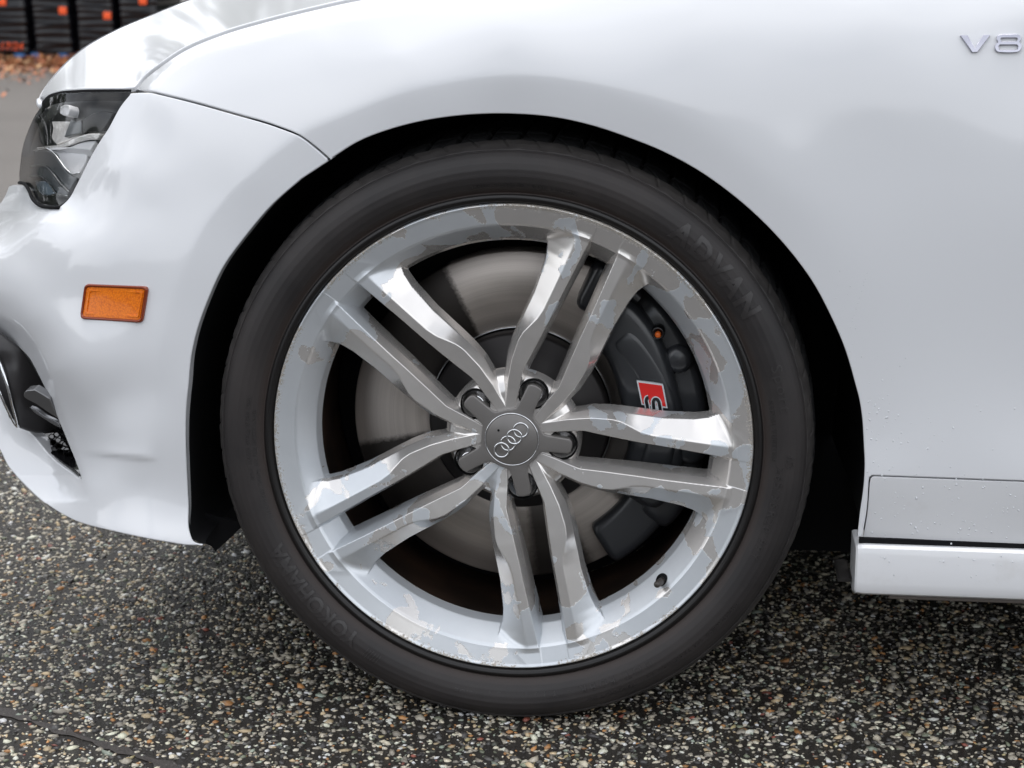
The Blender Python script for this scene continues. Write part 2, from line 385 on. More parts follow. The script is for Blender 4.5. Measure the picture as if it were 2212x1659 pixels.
# ------------------------------------------------------------------ ground
GR = mat('wet_aggregate_asphalt', (.02, .02, .02), .3)
nb = NB(GR); po = nb.pos(); sx = nb.n('ShaderNodeSeparateXYZ', {0: po})
v1 = nb.n('ShaderNodeTexVoronoi', {'Vector': po, 'Scale': 190., 'Randomness': 1.}); 
vc = nb.ramp(nb.n('ShaderNodeSeparateColor', {0: v1.outputs[1]}).outputs[0], [(.0, (.012, .012, .013)), (.45, (.03, .03, .03)), (.6, (.16, .15, .13)), (.8, (.33, .31, .27)), (.93, (.25, .16, .08)), (1., (.42, .40, .36))])
msk = nb.ramp(v1.outputs[0], [(.25, 1.), (.55, 0.)])
vcol = nb.mix(msk, (.010, .010, .010), vc)
big = nb.noise(po, 1.1, 4, .6); fy = nb.n('ShaderNodeMapRange', {0: sx.outputs[1], 1: 1.1, 2: 3.2, 3: 0., 4: 1.}).outputs[0]
farc = nb.mix(big, (.11, .10, .092), (.165, .152, .14))
dk = nb.mix(nb.noise(po, 500, 3, .6), (.012, .011, .010), (.045, .040, .036))
near = nb.mix(nb.n('ShaderNodeMapRange', {0: sx.outputs[1], 1: .75, 2: 1.3, 3: 0., 4: 1.}).outputs[0], dk, vcol)
nb.b.inputs['Specular IOR Level'].default_value = .22; nb.l(nb.mix(fy, near, farc), nb.b.inputs['Base Color']); nb.l(nb.mixf(fy, .24, .62), nb.b.inputs['Roughness'])
nb.bump(nb.math('ADD', nb.math('MULTIPLY', v1.outputs[0], -.25), nb.noise(po, 900, 3, .6)), .6, .002)
gx = np.r_[-60, -20, -8, np.linspace(-3, 3, 31), 8, 20, 60]; gy = np.r_[-40, -10, -4, np.linspace(-2, 4, 31), 8, 14, 30, 90]
X, Y = np.meshgrid(gx, gy); g = mesh_obj('ground', np.stack([X, Y, 0*X], -1).reshape(-1, 3), grid_faces(len(gy), len(gx)), GR)
g['kind'] = 'structure'

# the worn joint across the near left corner, where the stones have come away
J0 = ground(-120, 1497)[:2]; J1 = ground(450, 1685)[:2]
jt = np.linspace(0, 1, 60)[:, None]; jn = np.array([-(J1-J0)[1], (J1-J0)[0]])/np.linalg.norm(J1-J0); jc = J0*(1-jt)+J1*jt
jw = (.0065+.003*np.sin(jt*31)+.002*np.sin(jt*83)+rng.uniform(-.0015, .0015, (60, 1)))
jv = np.vstack([np.c_[jc+jn*jw, np.full(60, .0012)], np.c_[jc-jn*jw*.8, np.full(60, .0012)]])
JM = mat('worn_binder', (.04, .034, .031), .6); nb = NB(JM); nz = nb.noise(nb.pos(), 500, 5, .7); nb.l(nb.ramp(nz, [(.3, (.010, .009, .008)), (.72, (.10, .085, .078))]), nb.b.inputs['Base Color']); nb.bump(nz, .8, .002)
jo = mesh_obj('pavement_joint', jv, grid_faces(2, 60), JM); jo['kind'] = 'structure'
# exposed stones, packed in the wet binder (nobody could count them)
def stones():
    ico = bmesh.new(); bmesh.ops.create_icosphere(ico, subdivisions=1, radius=1); bv = np.array([tuple(v.co) for v in ico.verts]); ico.faces.ensure_lookup_table()
    bf = np.array([[v.index for v in f.verts] for f in ico.faces]); ico.free()
    def scatter(n, s0, s1, rng_=rng):
        # area of the ground the picture and a step aside can see
        x = rng_.uniform(-1.6, 1.5, n*6); y = rng_.uniform(-.38, 1.55, n*6)
        d = np.stack([x, y, 0*x], -1)-CAM; z = d@fwd; u = 1106+F*(d@rgt)/z; v = 829.5-F*(d@upv)/z
        keep = (u > -300) & (u < 2750) & (v < 1860) & (v > 850)
        keep &= rng_.uniform(0, 1, len(x)) < np.clip(1.25-.75*y, .25, 1)
        ja, jb = J0, J1; tt = ((x-ja[0])*(jb[0]-ja[0])+(y-ja[1])*(jb[1]-ja[1]))/((jb-ja)@(jb-ja)); dj = np.hypot(x-ja[0]-tt*(jb[0]-ja[0]), y-ja[1]-tt*(jb[1]-ja[1]))
        keep &= (dj > .009+.006*np.sin(x*60)) | (rng_.uniform(0, 1, len(x)) < .38)
        x, y = x[keep][:n], y[keep][:n]
        return x, y, np.exp(rng_.uniform(np.log(s0), np.log(s1), len(x)))
    a = [scatter(38000, .0012, .0025), scatter(31000, .0023, .0043), scatter(4400, .0042, .0066), scatter(260, .006, .0095)]
    x, y, s = [np.concatenate(q) for q in zip(*a)]
    n = len(x); shapes = []
    for k in range(24): shapes.append(bv*(1+rng.uniform(-.38, .34, (12, 1))))
    shapes = np.array(shapes); V = shapes[rng.integers(0, 24, n)].copy()
    asp = rng.uniform(.48, 1., n); V *= np.stack([s/np.sqrt(asp), s*np.sqrt(asp), s*rng.uniform(.35, .75, n)], -1)[:, None]
    t = rng.uniform(0, 6.283, n); c, si = np.cos(t)[:, None], np.sin(t)[:, None]
    tx = rng.normal(0, .22, (n, 1)); V[:, :, 2] += V[:, :, 0]*tx
    X = V[:, :, 0]*c-V[:, :, 1]*si; Y = V[:, :, 0]*si+V[:, :, 1]*c
    zt = rng.uniform(-.0002, .0009, n)-s*.18
    V = np.stack([X+x[:, None], Y+y[:, None], V[:, :, 2]+zt[:, None]], -1)
    f = (bf[None]+12*np.arange(n)[:, None, None]).reshape(-1, 3)
    pal = np.array([(.035, .036, .038), (.07, .07, .07), (.05, .055, .045), (.18, .17, .15), (.34, .32, .275), (.50, .47, .39), (.60, .57, .50),
                    (.36, .29, .19), (.30, .15, .055), (.13, .15, .11), (.20, .24, .21), (.17, .05, .035), (.25, .22, .12), (.02, .02, .022)])
    pr = np.array([.09, .10, .06, .16, .17, .14, .08, .075, .03, .035, .025, .008, .012, .055]); pr /= pr.sum()
    col = pal[rng.choice(len(pal), n, p=pr)]*rng.uniform(1.05, 2.1, (n, 1))*np.array([1.04, 1., .93]); col = np.minimum(col, .82)
    o = mesh_obj('gravel', V.reshape(-1, 3), f, None); me = o.data
    ca = me.color_attributes.new('stone_colour', 'FLOAT_COLOR', 'POINT')
    cc = np.ones((n*12, 4)); cc[:, :3] = np.repeat(col, 12, 0); ca.data.foreach_set('color', cc.ravel())
    m = mat('river_stones', (.3, .3, .3), .28, spec=.5); q = NB(m); at = q.n('ShaderNodeAttribute', attribute_name='stone_colour')
    nz = q.noise(q.pos(), 650, 4, .65); q.l(q.mix(q.ramp(nz, [(.3, 0.), (.75, .55)]), at.outputs[0], (.06, .05, .045)), q.b.inputs['Base Color'])
    q.l(q.mixf(nz, .16, .5), q.b.inputs['Roughness']); q.bump(nz, .5, .0006); me.materials.append(m)
    o['kind'] = 'stuff'; o['label'] = 'wet rounded aggregate stones set in the black asphalt under the car'; o['category'] = 'gravel'
stones()

# ================================================================== THE CAR
car = empty('car', (0, 0, 0)); car['category'] = 'car'
car['label'] = 'white car, its front left corner with scuffed silver alloy wheel, parked on wet asphalt'

ARCH = [(442, 1177), (418, 1169), (410, 1150), (407, 1090), (404, 1030), (401, 955), (402, 880), (407, 830), (412, 775), (425, 715), (450, 645), (480, 580),
        (530, 510), (590, 440), (650, 387), (712, 344), (775, 305), (850, 277), (925, 259), (1000, 249), (1106, 246), (1206, 255), (1281, 272), (1356, 297),
        (1431, 327), (1506, 367), (1581, 420), (1646, 477), (1706, 542), (1756, 610), (1796, 685), (1826, 755), (1848, 830), (1856, 860), (1863, 905),
        (1866, 955), (1868, 1005), (1865, 1055), (1858, 1105), (1852, 1160)]
FLARE = [(322, 1180), (326, 1060), (328, 992), (331, 900), (337, 830), (345, 750), (370, 650), (400, 575), (450, 475), (525, 395), (575, 345), (650, 288), (725, 253), (850, 205),
         (950, 178), (1106, 163), (1271, 177), (1406, 215), (1506, 260), (1606, 325), (1706, 400), (1781, 475), (1840, 570), (1885, 680), (1915, 800), (1935, 900), (1950, 1030), (1950, 1180)]
CREASE = [(318, 200), (333, 183), (350, 166), (425, 115), (550, 80), (700, 45), (950, 10), (1200, -12), (1500, -40)]
ARC_S = catmull(ARCH, 8); FL_S = catmull(FLARE, 12); CR_S = catmull(CREASE, 12)
HEADEDGE = [(282, 200), (262, 224), (230, 280), (210, 310), (190, 345), (165, 395), (145, 430), (125, 448)]
FACET = catmull([(330, 196), (322, 203), (300, 235), (250, 320), (215, 380), (180, 440), (160, 470)], 10)
OPEN_EDGE = [(-90, 665), (0, 723), (21, 738), (43, 755), (60, 773), (75, 799), (90, 829), (103, 857), (116, 887), (129, 919), (146, 960), (162, 999), (175, 1036)]
CHAMF = catmull([(-90, 625), (0, 682), (45, 705), (75, 738), (100, 785), (122, 850), (150, 930), (170, 990), (190, 1062)], 10)
BELT = catmull([(180, 975), (187, 979), (328, 992), (345, 993)], 10)
side_base = rbf([
    # rear part of the wing and door
    (1100, 246, -.026), (1100, 163, -.022), (1100, 80, -.011), (1100, 0, .012), (1100, -100, .065),
    (1500, 250, -.024), (1500, 100, -.013), (1500, 0, .006), (1500, -100, .04),
    (1900, 0, .008), (1900, 300, -.018), (1900, 600, -.021), (1900, 800, -.019), (1900, 950, -.021), (1900, 1035, -.026), (1900, 1180, -.024),
    (2250, 0, .006), (2250, 150, -.008), (2250, 300, -.018), (2250, 500, -.021), (2250, 700, -.018), (2250, 850, -.018), (2250, 950, -.022), (2250, 1035, -.028), (2250, 1180, -.026),
    (2400, 0, .006), (2400, 600, -.02), (2400, 1180, -.026), (2300, -140, .06), (1900, -120, .05), (1700, 500, -.025), (1700, 250, -.017),
    # above the front half of the wheel
    (850, 270, -.022), (850, 200, -.016), (850, 120, -.003), (850, 60, .018), (700, 318, -.014), (700, 250, -.007), (700, 160, .010), (700, 90, .028), (700, 50, .044),
    (550, 395, -.010), (550, 250, .008), (550, 160, .028), (550, 90, .049), (425, 215, .032), (425, 150, .052), (425, 120, .062), (350, 200, .049), (350, 170, .064), (325, 200, .056),
    # bumper
    (480, 560, -.016), (480, 420, -.003), (405, 850, -.022), (405, 1000, -.021), (405, 1100, -.022), (330, 850, -.012), (330, 650, -.006), (330, 450, .012), (330, 300, .035),
    (250, 860, -.001), (250, 650, .004), (250, 480, .022), (250, 360, .042), (285, 230, .068), (180, 850, .014), (180, 650, .019), (180, 500, .038), (205, 340, .080),
    (120, 800, .036), (120, 650, .040), (120, 520, .058), (150, 440, .088), (60, 690, .068), (60, 560, .090), (0, 640, .115), (0, 520, .145), (-80, 600, .18), (-90, 530, .20),
    (250, 1000, -.004), (250, 930, -.004), (200, 1050, .008), (300, 1060, -.012), (350, 1165, -.032), (415, 1172, -.034), (250, 1145, -.018), (160, 1120, .022), (100, 1086, .055), (50, 1042, .095), (15, 1002, .135), (0, 974, .155),
    (-60, 880, .20), (175, 1036, .035), (151, 1018, .060), (118, 993, .085), (93, 965, .108), (75, 943, .125), (37, 920, .155), (0, 845, .20), (-70, 760, .25), (100, 1040, .075)])
# the nose under the headlamp turns away quickly
nose_extra = rbf([(125, 448, 0), (100, 500, 0), (75, 430, .05), (60, 405, .09), (40, 398, .13), (17, 400, .17), (5, 425, .18), (0, 435, .18), (0, 480, .11), (50, 470, .03), (-60, 470, .25), (-60, 560, .05),
                  (0, 560, .0), (50, 530, 0), (160, 420, 0), (200, 500, 0), (100, 650, 0), (300, 600, 0), (300, 300, 0), (0, 640, 0), (-80, 650, 0), (250, 400, 0), (400, 500, 0)])
def side_depth(U, V):
    U = np.asarray(U, float); V = np.asarray(V, float)
    y = side_base(U, V)
    m = (U < 420) & (V > 250) & (V < 700); 
    wgt = np.clip((150-U)/80, 0, 1)*np.clip((V-330)/60, 0, 1)*np.clip((560-V)/100, 0, 1)
    y = y+np.where(m, np.maximum(nose_extra(U, V), 0)*wgt, 0)
    # wheel arch flare: inside the crease the sheet tucks back towards the lip
    d = pdist(FL_S, U, V, signed=True)          # positive towards the wheel
    amp = np.interp(U, [300, 400, 700, 1300, 1700, 1900, 2000], [.00012, .00011, .00011, .00011, .00008, .00006, .00004])
    soft = np.interp(U, [300, 900, 1300, 1700, 1950], [4, 4, 5, 22, 45]); 
    y = y+amp*softplus(np.clip(d, -400, 140), soft)
    dl = pdist(ARC_S, U, V); y = y+.003*np.exp(-(dl/5)**2)*0
    # shoulder crease along the top of the wing
    d = pdist(CR_S, U, V, signed=True)          # positive below the line
    k = np.interp(U, [300, 420, 600, 800, 1000, 1300], [.0018, .0017, .0013, .0008, .0003, 0.])
    y = y+k*softplus(np.clip(-d, -200, 90), 3.0)*np.clip((200.5-V)/6, 0, 1)
    # facet next to the headlamp
    d = pdist(FACET, U, V, signed=True); kk = np.clip((480-V)/60, 0, 1)*np.clip((V-190)/10, 0, 1)*(U < 340)
    y = y+.0003*softplus(np.clip(d, -90, 60), 5.)*kk
    # bevel round the air intake
    d = pdist(CHAMF, U, V, signed=True); kk = (U < 230)*np.clip((1085-V)/60, 0, 1)*np.clip((V-560)/60, 0, 1)
    y = y+.00055*softplus(np.clip(d, -90, 60), 2.5)*kk
    # small step low on the bumper
    kk = np.clip((U-165)/60, 0, 1)*np.clip((345-U)/40, 0, 1); t = (V-(979+(U-187)*.092))
    y = y-kk*.0042*np.exp(-np.clip(-t, 0, 200)/26)*(1/(1+np.exp(np.clip(t/3.0, -40, 40))))
    # rubbing lip at the foot of the bumper
    bt = np.interp(U, [0, 60, 160, 250, 350, 442], [974, 1050, 1124, 1149, 1167, 1177])
    y = y-.0055*np.clip((U-110)/100, 0, 1)*(U < 470)*np.exp(-(np.clip(bt-V, 0, 300)/42)**1.5)*np.clip((V-1000)/70, 0, 1)
    return y
SEAM = [(291, 192), (310, 172), (350, 140), (400, 107), (475, 75), (575, 45), (675, 20), (765, 0), (950, -26), (1300, -66), (1700, -100), (2330, -140)]
fs = outline([(291.5, 193), (308.5, 173), (348, 141), (398, 108), (473, 76), (573, 46), (674, 21), (765, 1), (950, -25), (1300, -63), (1700, -97), (2330, -137)],
             [(2330, -137), (2330, 1043)], [(2330, 1043), (2212, 1039), (2050, 1033), (1884, 1027)], [(1884, 1027), (1878, 1031), (1876, 1040)], [(1876, 1040), (1872, 1100), (1862, 1160)], [(1862, 1160), (1852, 1160)],
             ARCH[::-1][:ARCH[::-1].index((712, 344))+1], [(713, 343), (680, 315), (650, 293), (600, 272), (500, 242), (400, 214), (345, 201), (325, 196.5), (300, 196)], step=7)
fender = panel('front_wing', fs, side_depth, PAINT, car, step=10, rnd=.0016)
fd = outline([(2339, -140), (3200, -150)], [(3200, -150), (3200, 1078)], [(3200, 1078), (2339, 1043)], [(2339, 1043), (2339, -140)], step=16)
def door_depth(U, V): return side_depth(np.minimum(np.asarray(U, float), 2400), np.asarray(V, float)-.041*np.maximum(np.asarray(U, float)-2400, 0))
panel('front_door', fd, door_depth, PAINT, car, step=22, rnd=.0016)
panel('door_lower_trim', outline([(2339, 1048), (3200, 1083)], [(3200, 1083), (3200, 1228)], [(3200, 1228), (2339, 1192)], [(2339, 1192), (2339, 1048)], step=16), door_depth, DIRTY, car, step=22, rnd=.001)
strip = outline([(2330, 1046), (2212, 1042), (2050, 1036), (1886, 1030)], [(1886, 1030), (1881, 1034), (1879, 1043)], [(1879, 1043), (1874, 1105), (1864, 1167)], [(1864, 1167), (1872, 1170), (2050, 1178), (2330, 1191)], [(2330, 1191), (2330, 1046)], step=7)
def strip_depth(U, V): return side_depth(U, V)+.00005*np.clip(np.asarray(V, float)-1030, 0, 300)
panel('lower_door_strip', strip, strip_depth, DIRTY, car, step=10, rnd=.0006, off=-.0002)
LB = [(442, 1177), (415, 1178), (350, 1169), (250, 1149), (160, 1124), (100, 1089), (50, 1044), (15, 1004), (0, 974), (-40, 900), (-140, 760)]
bo = outline([(283, 201), (300, 199.5), (325, 200), (345, 204.5), (400, 218), (500, 246), (600, 276), (650, 297), (680, 320), (710, 346)], ARCH[:ARCH.index((712, 344))][::-1], LB,
             [(-140, 760), (-140, 520)], [(-140, 520), (-60, 460), (0, 436), (7, 425), (17, 402)], [(17, 402), (28, 398), (40, 398)], [(40, 398), (52, 400), (60, 406), (67, 418), (76, 432), (88, 441), (100, 445), (125, 448)],
             HEADEDGE[::-1], step=6)
hole = outline(OPEN_EDGE, [(175, 1036), (151, 1018), (118, 993), (93, 965), (75, 943), (60, 930), (44, 926)], [(44, 926), (37, 919), (20, 885), (0, 843), (-40, 760), (-90, 665)], step=6)
bumper = panel('front_bumper', bo, side_depth, PAINT, car, holes=[hole], step=9, rnd=.0016, lip=.016)

# bonnet
sv = catmull(SEAM[:9], 40); sd_ = side_depth(sv[:, 0], sv[:, 1])
hs = [(a, b, c+.004) for (a, b), c in zip(sv, sd_)]
hs += [(225, 192, .115), (165, 195, .165), (125, 200, .21), (100, 207, .25), (84, 215, .29), (88, 200, .31), (105, 175, .345), (135, 140, .385), (175, 105, .42), (250, 62, .47), (325, 30, .50), (400, 0, .53), (500, -30, .56)]
hood_f = rbf(hs)
def hood_depth(U, V): return hood_f(U, V)
ho = outline([(289, 190), (308, 170), (348, 138), (398, 105), (473, 73), (573, 43), (673, 18), (763, -2), (900, -24)], [(900, -24), (700, -60), (520, -36)],
             [(520, -36), (400, 0), (325, 30), (250, 62), (175, 105), (135, 140), (105, 175), (88, 200), (82, 214)], [(82, 214), (90, 210.5), (100, 207), (125, 199), (165, 194), (225, 191.5), (270, 191), (289, 190)], step=6)
hood = panel('bonnet', ho, hood_depth, PAINT, car, step=8, rnd=.002, lip=.004)
# the far side of the bonnet, over the crown and away
sil = catmull([(900, -24), (700, -60), (520, -36), (400, 0), (325, 30), (250, 62), (175, 105), (135, 140), (105, 175), (88, 200), (82, 214)], 8)
S = P(sil[:, 0], sil[:, 1], hood_depth(sil[:, 0], sil[:, 1])); rows = [S-np.array([0, 0, .001])]
for k, (dy, dz) in enumerate([(.03, -.006), (.12, -.03), (.3, -.08), (.6, -.16)]): rows.append(np.stack([S[:, 0]+dy*.25, np.minimum(S[:, 1]+dy, 1.9), S[:, 2]+dz], -1))
R_ = np.array(rows); mesh_obj('bonnet_far_side', R_.reshape(-1, 3), grid_faces(len(rows), len(S)), PAINT, car)
# rolled lip at the bonnet's front corner
tube('bonnet_lip', P(np.array([84, 86.5, 90, 96]), np.array([217, 224, 228, 226]), np.array([.285, .28, .27, .26])), [.0035, .005, .005, .002], PAINT, car)

# ---------------------------------------------------------------- wheel housing, underbody
A3 = P(ARC_S[:, 0], ARC_S[:, 1], side_depth(ARC_S[:, 0], ARC_S[:, 1]))
rows = []
for dy, sc_ in ((.004, 1.0), (.02, 1.012), (.06, 1.02), (.20, 1.02), (.42, 1.0)):
    q = A3.copy(); q[:, 0] *= sc_; q[:, 2] = HUB+(q[:, 2]-HUB)*sc_; q[:, 1] += dy; rows.append(q)
R_ = np.array(rows); mesh_obj('wheel_arch_liner', R_.reshape(-1, 3), grid_faces(len(rows), len(A3)), LINER, car)
bevel_box('inner_wing', (-.42, .40, .085), (.62, .44, .69), LINER, car, 0)
bevel_box('underbody', (-.40, .42, .115), (2.6, 1.85, .30), LINER, car, 0)
bevel_box('floor_pan', (.425, .05, .172), (2.6, .45, .26), LINER, car, 0)
bevel_box('nose_undertray', (-.56, .25, .15), (-.385, 1.7, .24), LINER, car, 0)
bevel_box('far_side_body', (-.35, 1.80, .11), (2.6, 1.86, .66), PAINT, car, .02)
lf = outline([(400, 1100), (530, 1130)], [(530, 1130), (500, 1160), (465, 1192)], [(465, 1192), (455, 1180), (430, 1172), (408, 1160), (400, 1100)], step=8)
panel('liner_flap', lf, lambda U, V: 0*np.asarray(U, float)+.06, LINER, car, step=14, rnd=.001, lip=.004)

# ---------------------------------------------------------------- sill trim
p0 = P(1850., 1177., -.030); p1 = P(1852., 1281., -.030); x0 = p0[0]
z1, z2 = p0[2], p1[2]
prof = [(.03, z1-.002), (-.018, z1-.001), (-.025, z1-.001), (-.029, z1-.004), (-.031, z1-.010), (-.0335, z2+.014), (-.0335, z2+.005), (-.032, z2+.001), (-.028, z2-.002), (-.012, z2-.008), (.03, z2-.010)]
pr = np.array(prof); xs = [x0, x0+.002, x0+.01, x0+.5, 1.9]; ins = [.003, .0008, 0, 0, 0]; V = []
cz = (z1+z2)/2
for xx, i_ in zip(xs, ins):
    for (yy, zz) in prof: V.append((xx, yy+i_, zz+(i_ if zz < cz else -i_)))
fc = [list(f) for f in grid_faces(len(xs), len(prof))]+[list(range(len(prof)))]
sill = mesh_obj('side_sill', V, fc, DIRTY, car); sharp_by_angle(sill, 22)
gk = outline([(1856, 1162), (2330, 1180)], [(2330, 1180), (2330, 1202)], [(2330, 1202), (1856, 1186)], [(1856, 1186), (1856, 1162)], step=12)
panel('sill_gasket', gk, lambda U, V: -.0205+0*np.asarray(U, float), LINER, car, step=16, rnd=.0004, lip=.004)
# recessed jacking cover under the sill's lower face
q0 = P(1921., 1290., -.026)[0]
bevel_box('jack_cover', (q0, -.0225, z2-.0085), (q0+.17, .0, z2-.004), mat('grimy_underside', (.10, .085, .075), .7), car, .0012)
bevel_box('sill_end_bracket', (x0-.016, -.004, z2+.004), (x0-.001, .06, z1-.050), mat('muddy_bracket', (.010, .008, .007), .8), car, .003)

# ---------------------------------------------------------------- V8 badge
def bz(x, y): return (2041.9+x*.07693, 51.05+y*.07693)
def badge_depth(U, V): return side_depth(U, V)-.0035
def bpoly(pts, corner=True): return np.array([bz(*p) for p in pts])
def rrect(x0, y0, x1, y1, r, n=6):
    o = []
    for cx, cy, a in ((x1-r, y0+r, -90), (x1-r, y1-r, 0), (x0+r, y1-r, 90), (x0+r, y0+r, 180)):
        for k in range(n+1): t = math.radians(a+90*k/n); o.append((cx+r*math.cos(t), cy+r*math.sin(t)))
    return o
badge = empty('model_badge', (0, 0, 0), car)
BCH = mat('badge_chrome', (.47, .47, .53), .14, 1.)
vl = bpoly([(430, 318), (625, 318), (830, 690), (1080, 312), (1265, 308), (905, 800), (760, 808)])
panel('letter', vl, badge_depth, BCH, badge, step=2.2, rnd=.0006, lip=.004)
o8 = [(1450, 360), (1490, 325), (1560, 305), (1800, 300), (2040, 303), (2100, 335), (2130, 390), (2125, 460), (2085, 520), (2135, 570), (2150, 650), (2120, 740), (2060, 790), (1950, 808), (1600, 808), (1480, 795), (1415, 740), (1400, 650), (1425, 570), (1485, 520), (1450, 460)]
c8 = catmull([bz(*p) for p in o8]+[bz(*o8[0])], 1.5)[:-1]
panel('digit', c8, badge_depth, BCH, badge, holes=[bpoly(rrect(1555, 398, 2030, 498, 45)), bpoly(rrect(1500, 592, 2045, 735, 60))], step=2.2, rnd=.0006, lip=.004)

# ---------------------------------------------------------------- amber side marker
mk = empty('side_marker_lamp', (0, 0, 0), car)
def rpoly(c, r, n=7):
    """rounded polygon through four corners"""
    c = np.array(c, float); o = []
    for i in range(len(c)):
        a, b, d = c[i-1], c[i], c[(i+1) % len(c)]; u = (a-b)/np.linalg.norm(a-b); w_ = (d-b)/np.linalg.norm(d-b)
        s0, s1 = b+u*r, b+w_*r
        for k in range(n+1):
            t = k/n; o.append((1-t)**2*s0+2*t*(1-t)*b+t*t*s1)
    return np.array(o)
mc = [(180, 613), (319, 619), (306, 698), (170, 689)]
panel('lens', rpoly(mc, 11), lambda U, V: side_depth(U, V)-.0045, AMBERD, mk, step=8, rnd=.0022, lip=.006, holes=[rpoly([(186, 620), (312, 625), (301, 691), (177, 683)], 7)])
panel('reflector', rpoly([(185, 619), (313, 624), (302, 692), (176, 684)], 7), lambda U, V: side_depth(U, V)-.0022, AMBER, mk, step=8, rnd=.0005, lip=.002)
panel('inner_rib', rpoly([(189, 625), (309, 629), (299, 687), (181, 679)], 6), lambda U, V: side_depth(U, V)-.0034, AMBER, mk, step=8, rnd=.0007, lip=.002,
      holes=[rpoly([(194, 630), (304, 634), (295, 681), (187, 674)], 5)])

# ---------------------------------------------------------------- headlamp
hl = empty('headlamp', (0, 0, 0), car)
LE = [(-1, 0)]
HE = np.array(HEADEDGE, float); HEy = side_depth(HE[:, 0], HE[:, 1])+.007
lens_f = rbf([(a, b, c) for (a, b), c in zip(HE, HEy)]+[(200, 205, .112), (150, 215, .135), (110, 230, .165), (95, 222, .19), (80, 250, .195), (62, 285, .23), (48, 340, .265), (43, 375, .28), (42, 396, .285),
              (150, 300, .118), (100, 320, .15), (80, 380, .172), (110, 400, .14), (75, 425, .175), (60, 405, .21), (100, 440, .132)])
side_in = lambda U, V: lens_f(U, V)
lo_ = outline([(286, 198), (264, 226), (232, 282), (212, 312), (192, 347), (167, 397), (147, 432), (128, 447)], [(128, 447), (100, 443), (88, 439), (76, 430), (67, 416), (60, 404), (52, 399), (41, 395)],
              [(41, 395), (40, 380), (42, 358), (47, 320), (60, 280), (77, 245), (93, 224)], [(93, 224), (104, 212), (125, 203), (165, 200), (286, 198)], step=6)
panel('clear_cover', lo_, lambda U, V: lens_f(U, V), LENS, hl, step=8, rnd=.001, lip=.01)
HB = mat('lamp_housing_dark', (.018, .019, .021), .3, .2, coat=.2)
HG = mat('lamp_housing_grey', (.15, .16, .17), .3, .3, coat=.3)
HC = mat('lamp_reflector', (.82, .80, .78), .09, 1.)
nb = NB(HC); po = nb.coord(); nb.bump(nb.noise(po, 42, 4, .6, 1.2), .6, .004); nb.b.inputs['Metallic'].default_value = .35; nb.b.inputs['Base Color'].default_value = (.9, .88, .86, 1)
HW = mat('lamp_light_guide', (.9, .9, .92), .3)
def inner(dd): return lambda U, V: lens_f(U, V)*.97+.004+dd*1.15
panel('housing', lo_, inner(.045), HB, hl, step=9, rnd=.001, lip=.01)
def tilt(dd, vb, k): return lambda U, V: inner(dd)(U, V)+k*(vb-np.asarray(V, float))*1.
def hpoly(pts, step=4): return outline(*pts, step=step)
Z = lambda pts: [(x*.1846, 170.2+y*.1846) for x, y in pts]
panel('reflector_bowl', hpoly([Z([(560, 420), (800, 310), (960, 250), (1240, 250), (1450, 248)]), Z([(1450, 248), (1330, 400), (1210, 620)]), Z([(1210, 620), (960, 655), (780, 730), (660, 770)]), Z([(660, 770), (600, 700), (610, 560), (560, 420)])]), tilt(.032, 300, .0004), HC, hl, step=6)
panel('projector_shroud', hpoly([Z([(960, 480), (1100, 400), (1250, 380), (1330, 400)]), Z([(1330, 400), (1270, 520), (1205, 610)]), Z([(1205, 610), (1080, 625), (960, 640)]), Z([(960, 640), (955, 560), (960, 480)])]), inner(.026), GLOSSBLK, hl, step=6)
panel('projector_rim', hpoly([Z([(820, 480), (880, 500), (950, 470)]), Z([(950, 470), (955, 560), (950, 640)]), Z([(950, 640), (860, 655), (740, 690)]), Z([(740, 690), (770, 600), (820, 480)])]), inner(.024), HG, hl, step=6)
panel('vent_panel', hpoly([Z([(700, 320), (760, 300), (805, 305)]), Z([(805, 305), (820, 360), (800, 430)]), Z([(800, 430), (740, 430), (690, 400)]), Z([(690, 400), (690, 360), (700, 320)])]), inner(.022), HW, hl, step=5)
panel('upper_trim', hpoly([Z([(420, 805), (560, 785), (700, 770), (850, 700), (960, 660), (1060, 640), (1190, 640)]), Z([(1190, 640), (1140, 712)]), Z([(1140, 712), (1000, 720), (900, 750), (800, 790), (560, 820), (420, 830)]), Z([(420, 830), (420, 805)])]), inner(.016), HC, hl, step=4)
panel('beam_shelf', hpoly([Z([(560, 822), (800, 795), (900, 755), (1000, 725), (1138, 715)]), Z([(1138, 715), (1060, 830)]), Z([(1060, 830), (800, 815), (560, 822)])]), tilt(.012, 325, .0006), HW, hl, step=5)
panel('light_guide', hpoly([Z([(540, 822), (800, 818), (1005, 835)]), Z([(1005, 835), (1020, 910), (935, 1095)]), Z([(935, 1095), (890, 1115), (845, 1108), (780, 1065), (700, 960), (630, 870), (590, 838), (540, 822)])]), tilt(.004, 376, .0005), HW, hl, step=5)
panel('lower_bezel', hpoly([Z([(395, 850), (560, 845), (620, 880), (700, 975), (790, 1090), (860, 1135), (930, 1120)]), Z([(930, 1120), (880, 1200), (810, 1310)]), Z([(810, 1310), (700, 1210), (600, 1080), (540, 1020), (380, 1010)]), Z([(380, 1010), (395, 850)])]), inner(.012), HG, hl, step=5)
panel('lower_bezel', hpoly([Z([(378, 1020), (530, 1030), (590, 1090), (690, 1220), (800, 1330)]), Z([(800, 1330), (770, 1375), (700, 1370)]), Z([(700, 1370), (600, 1260), (540, 1190), (460, 1150), (345, 1150)]), Z([(345, 1150), (378, 1020)])]), inner(.018), HG, hl, step=5)
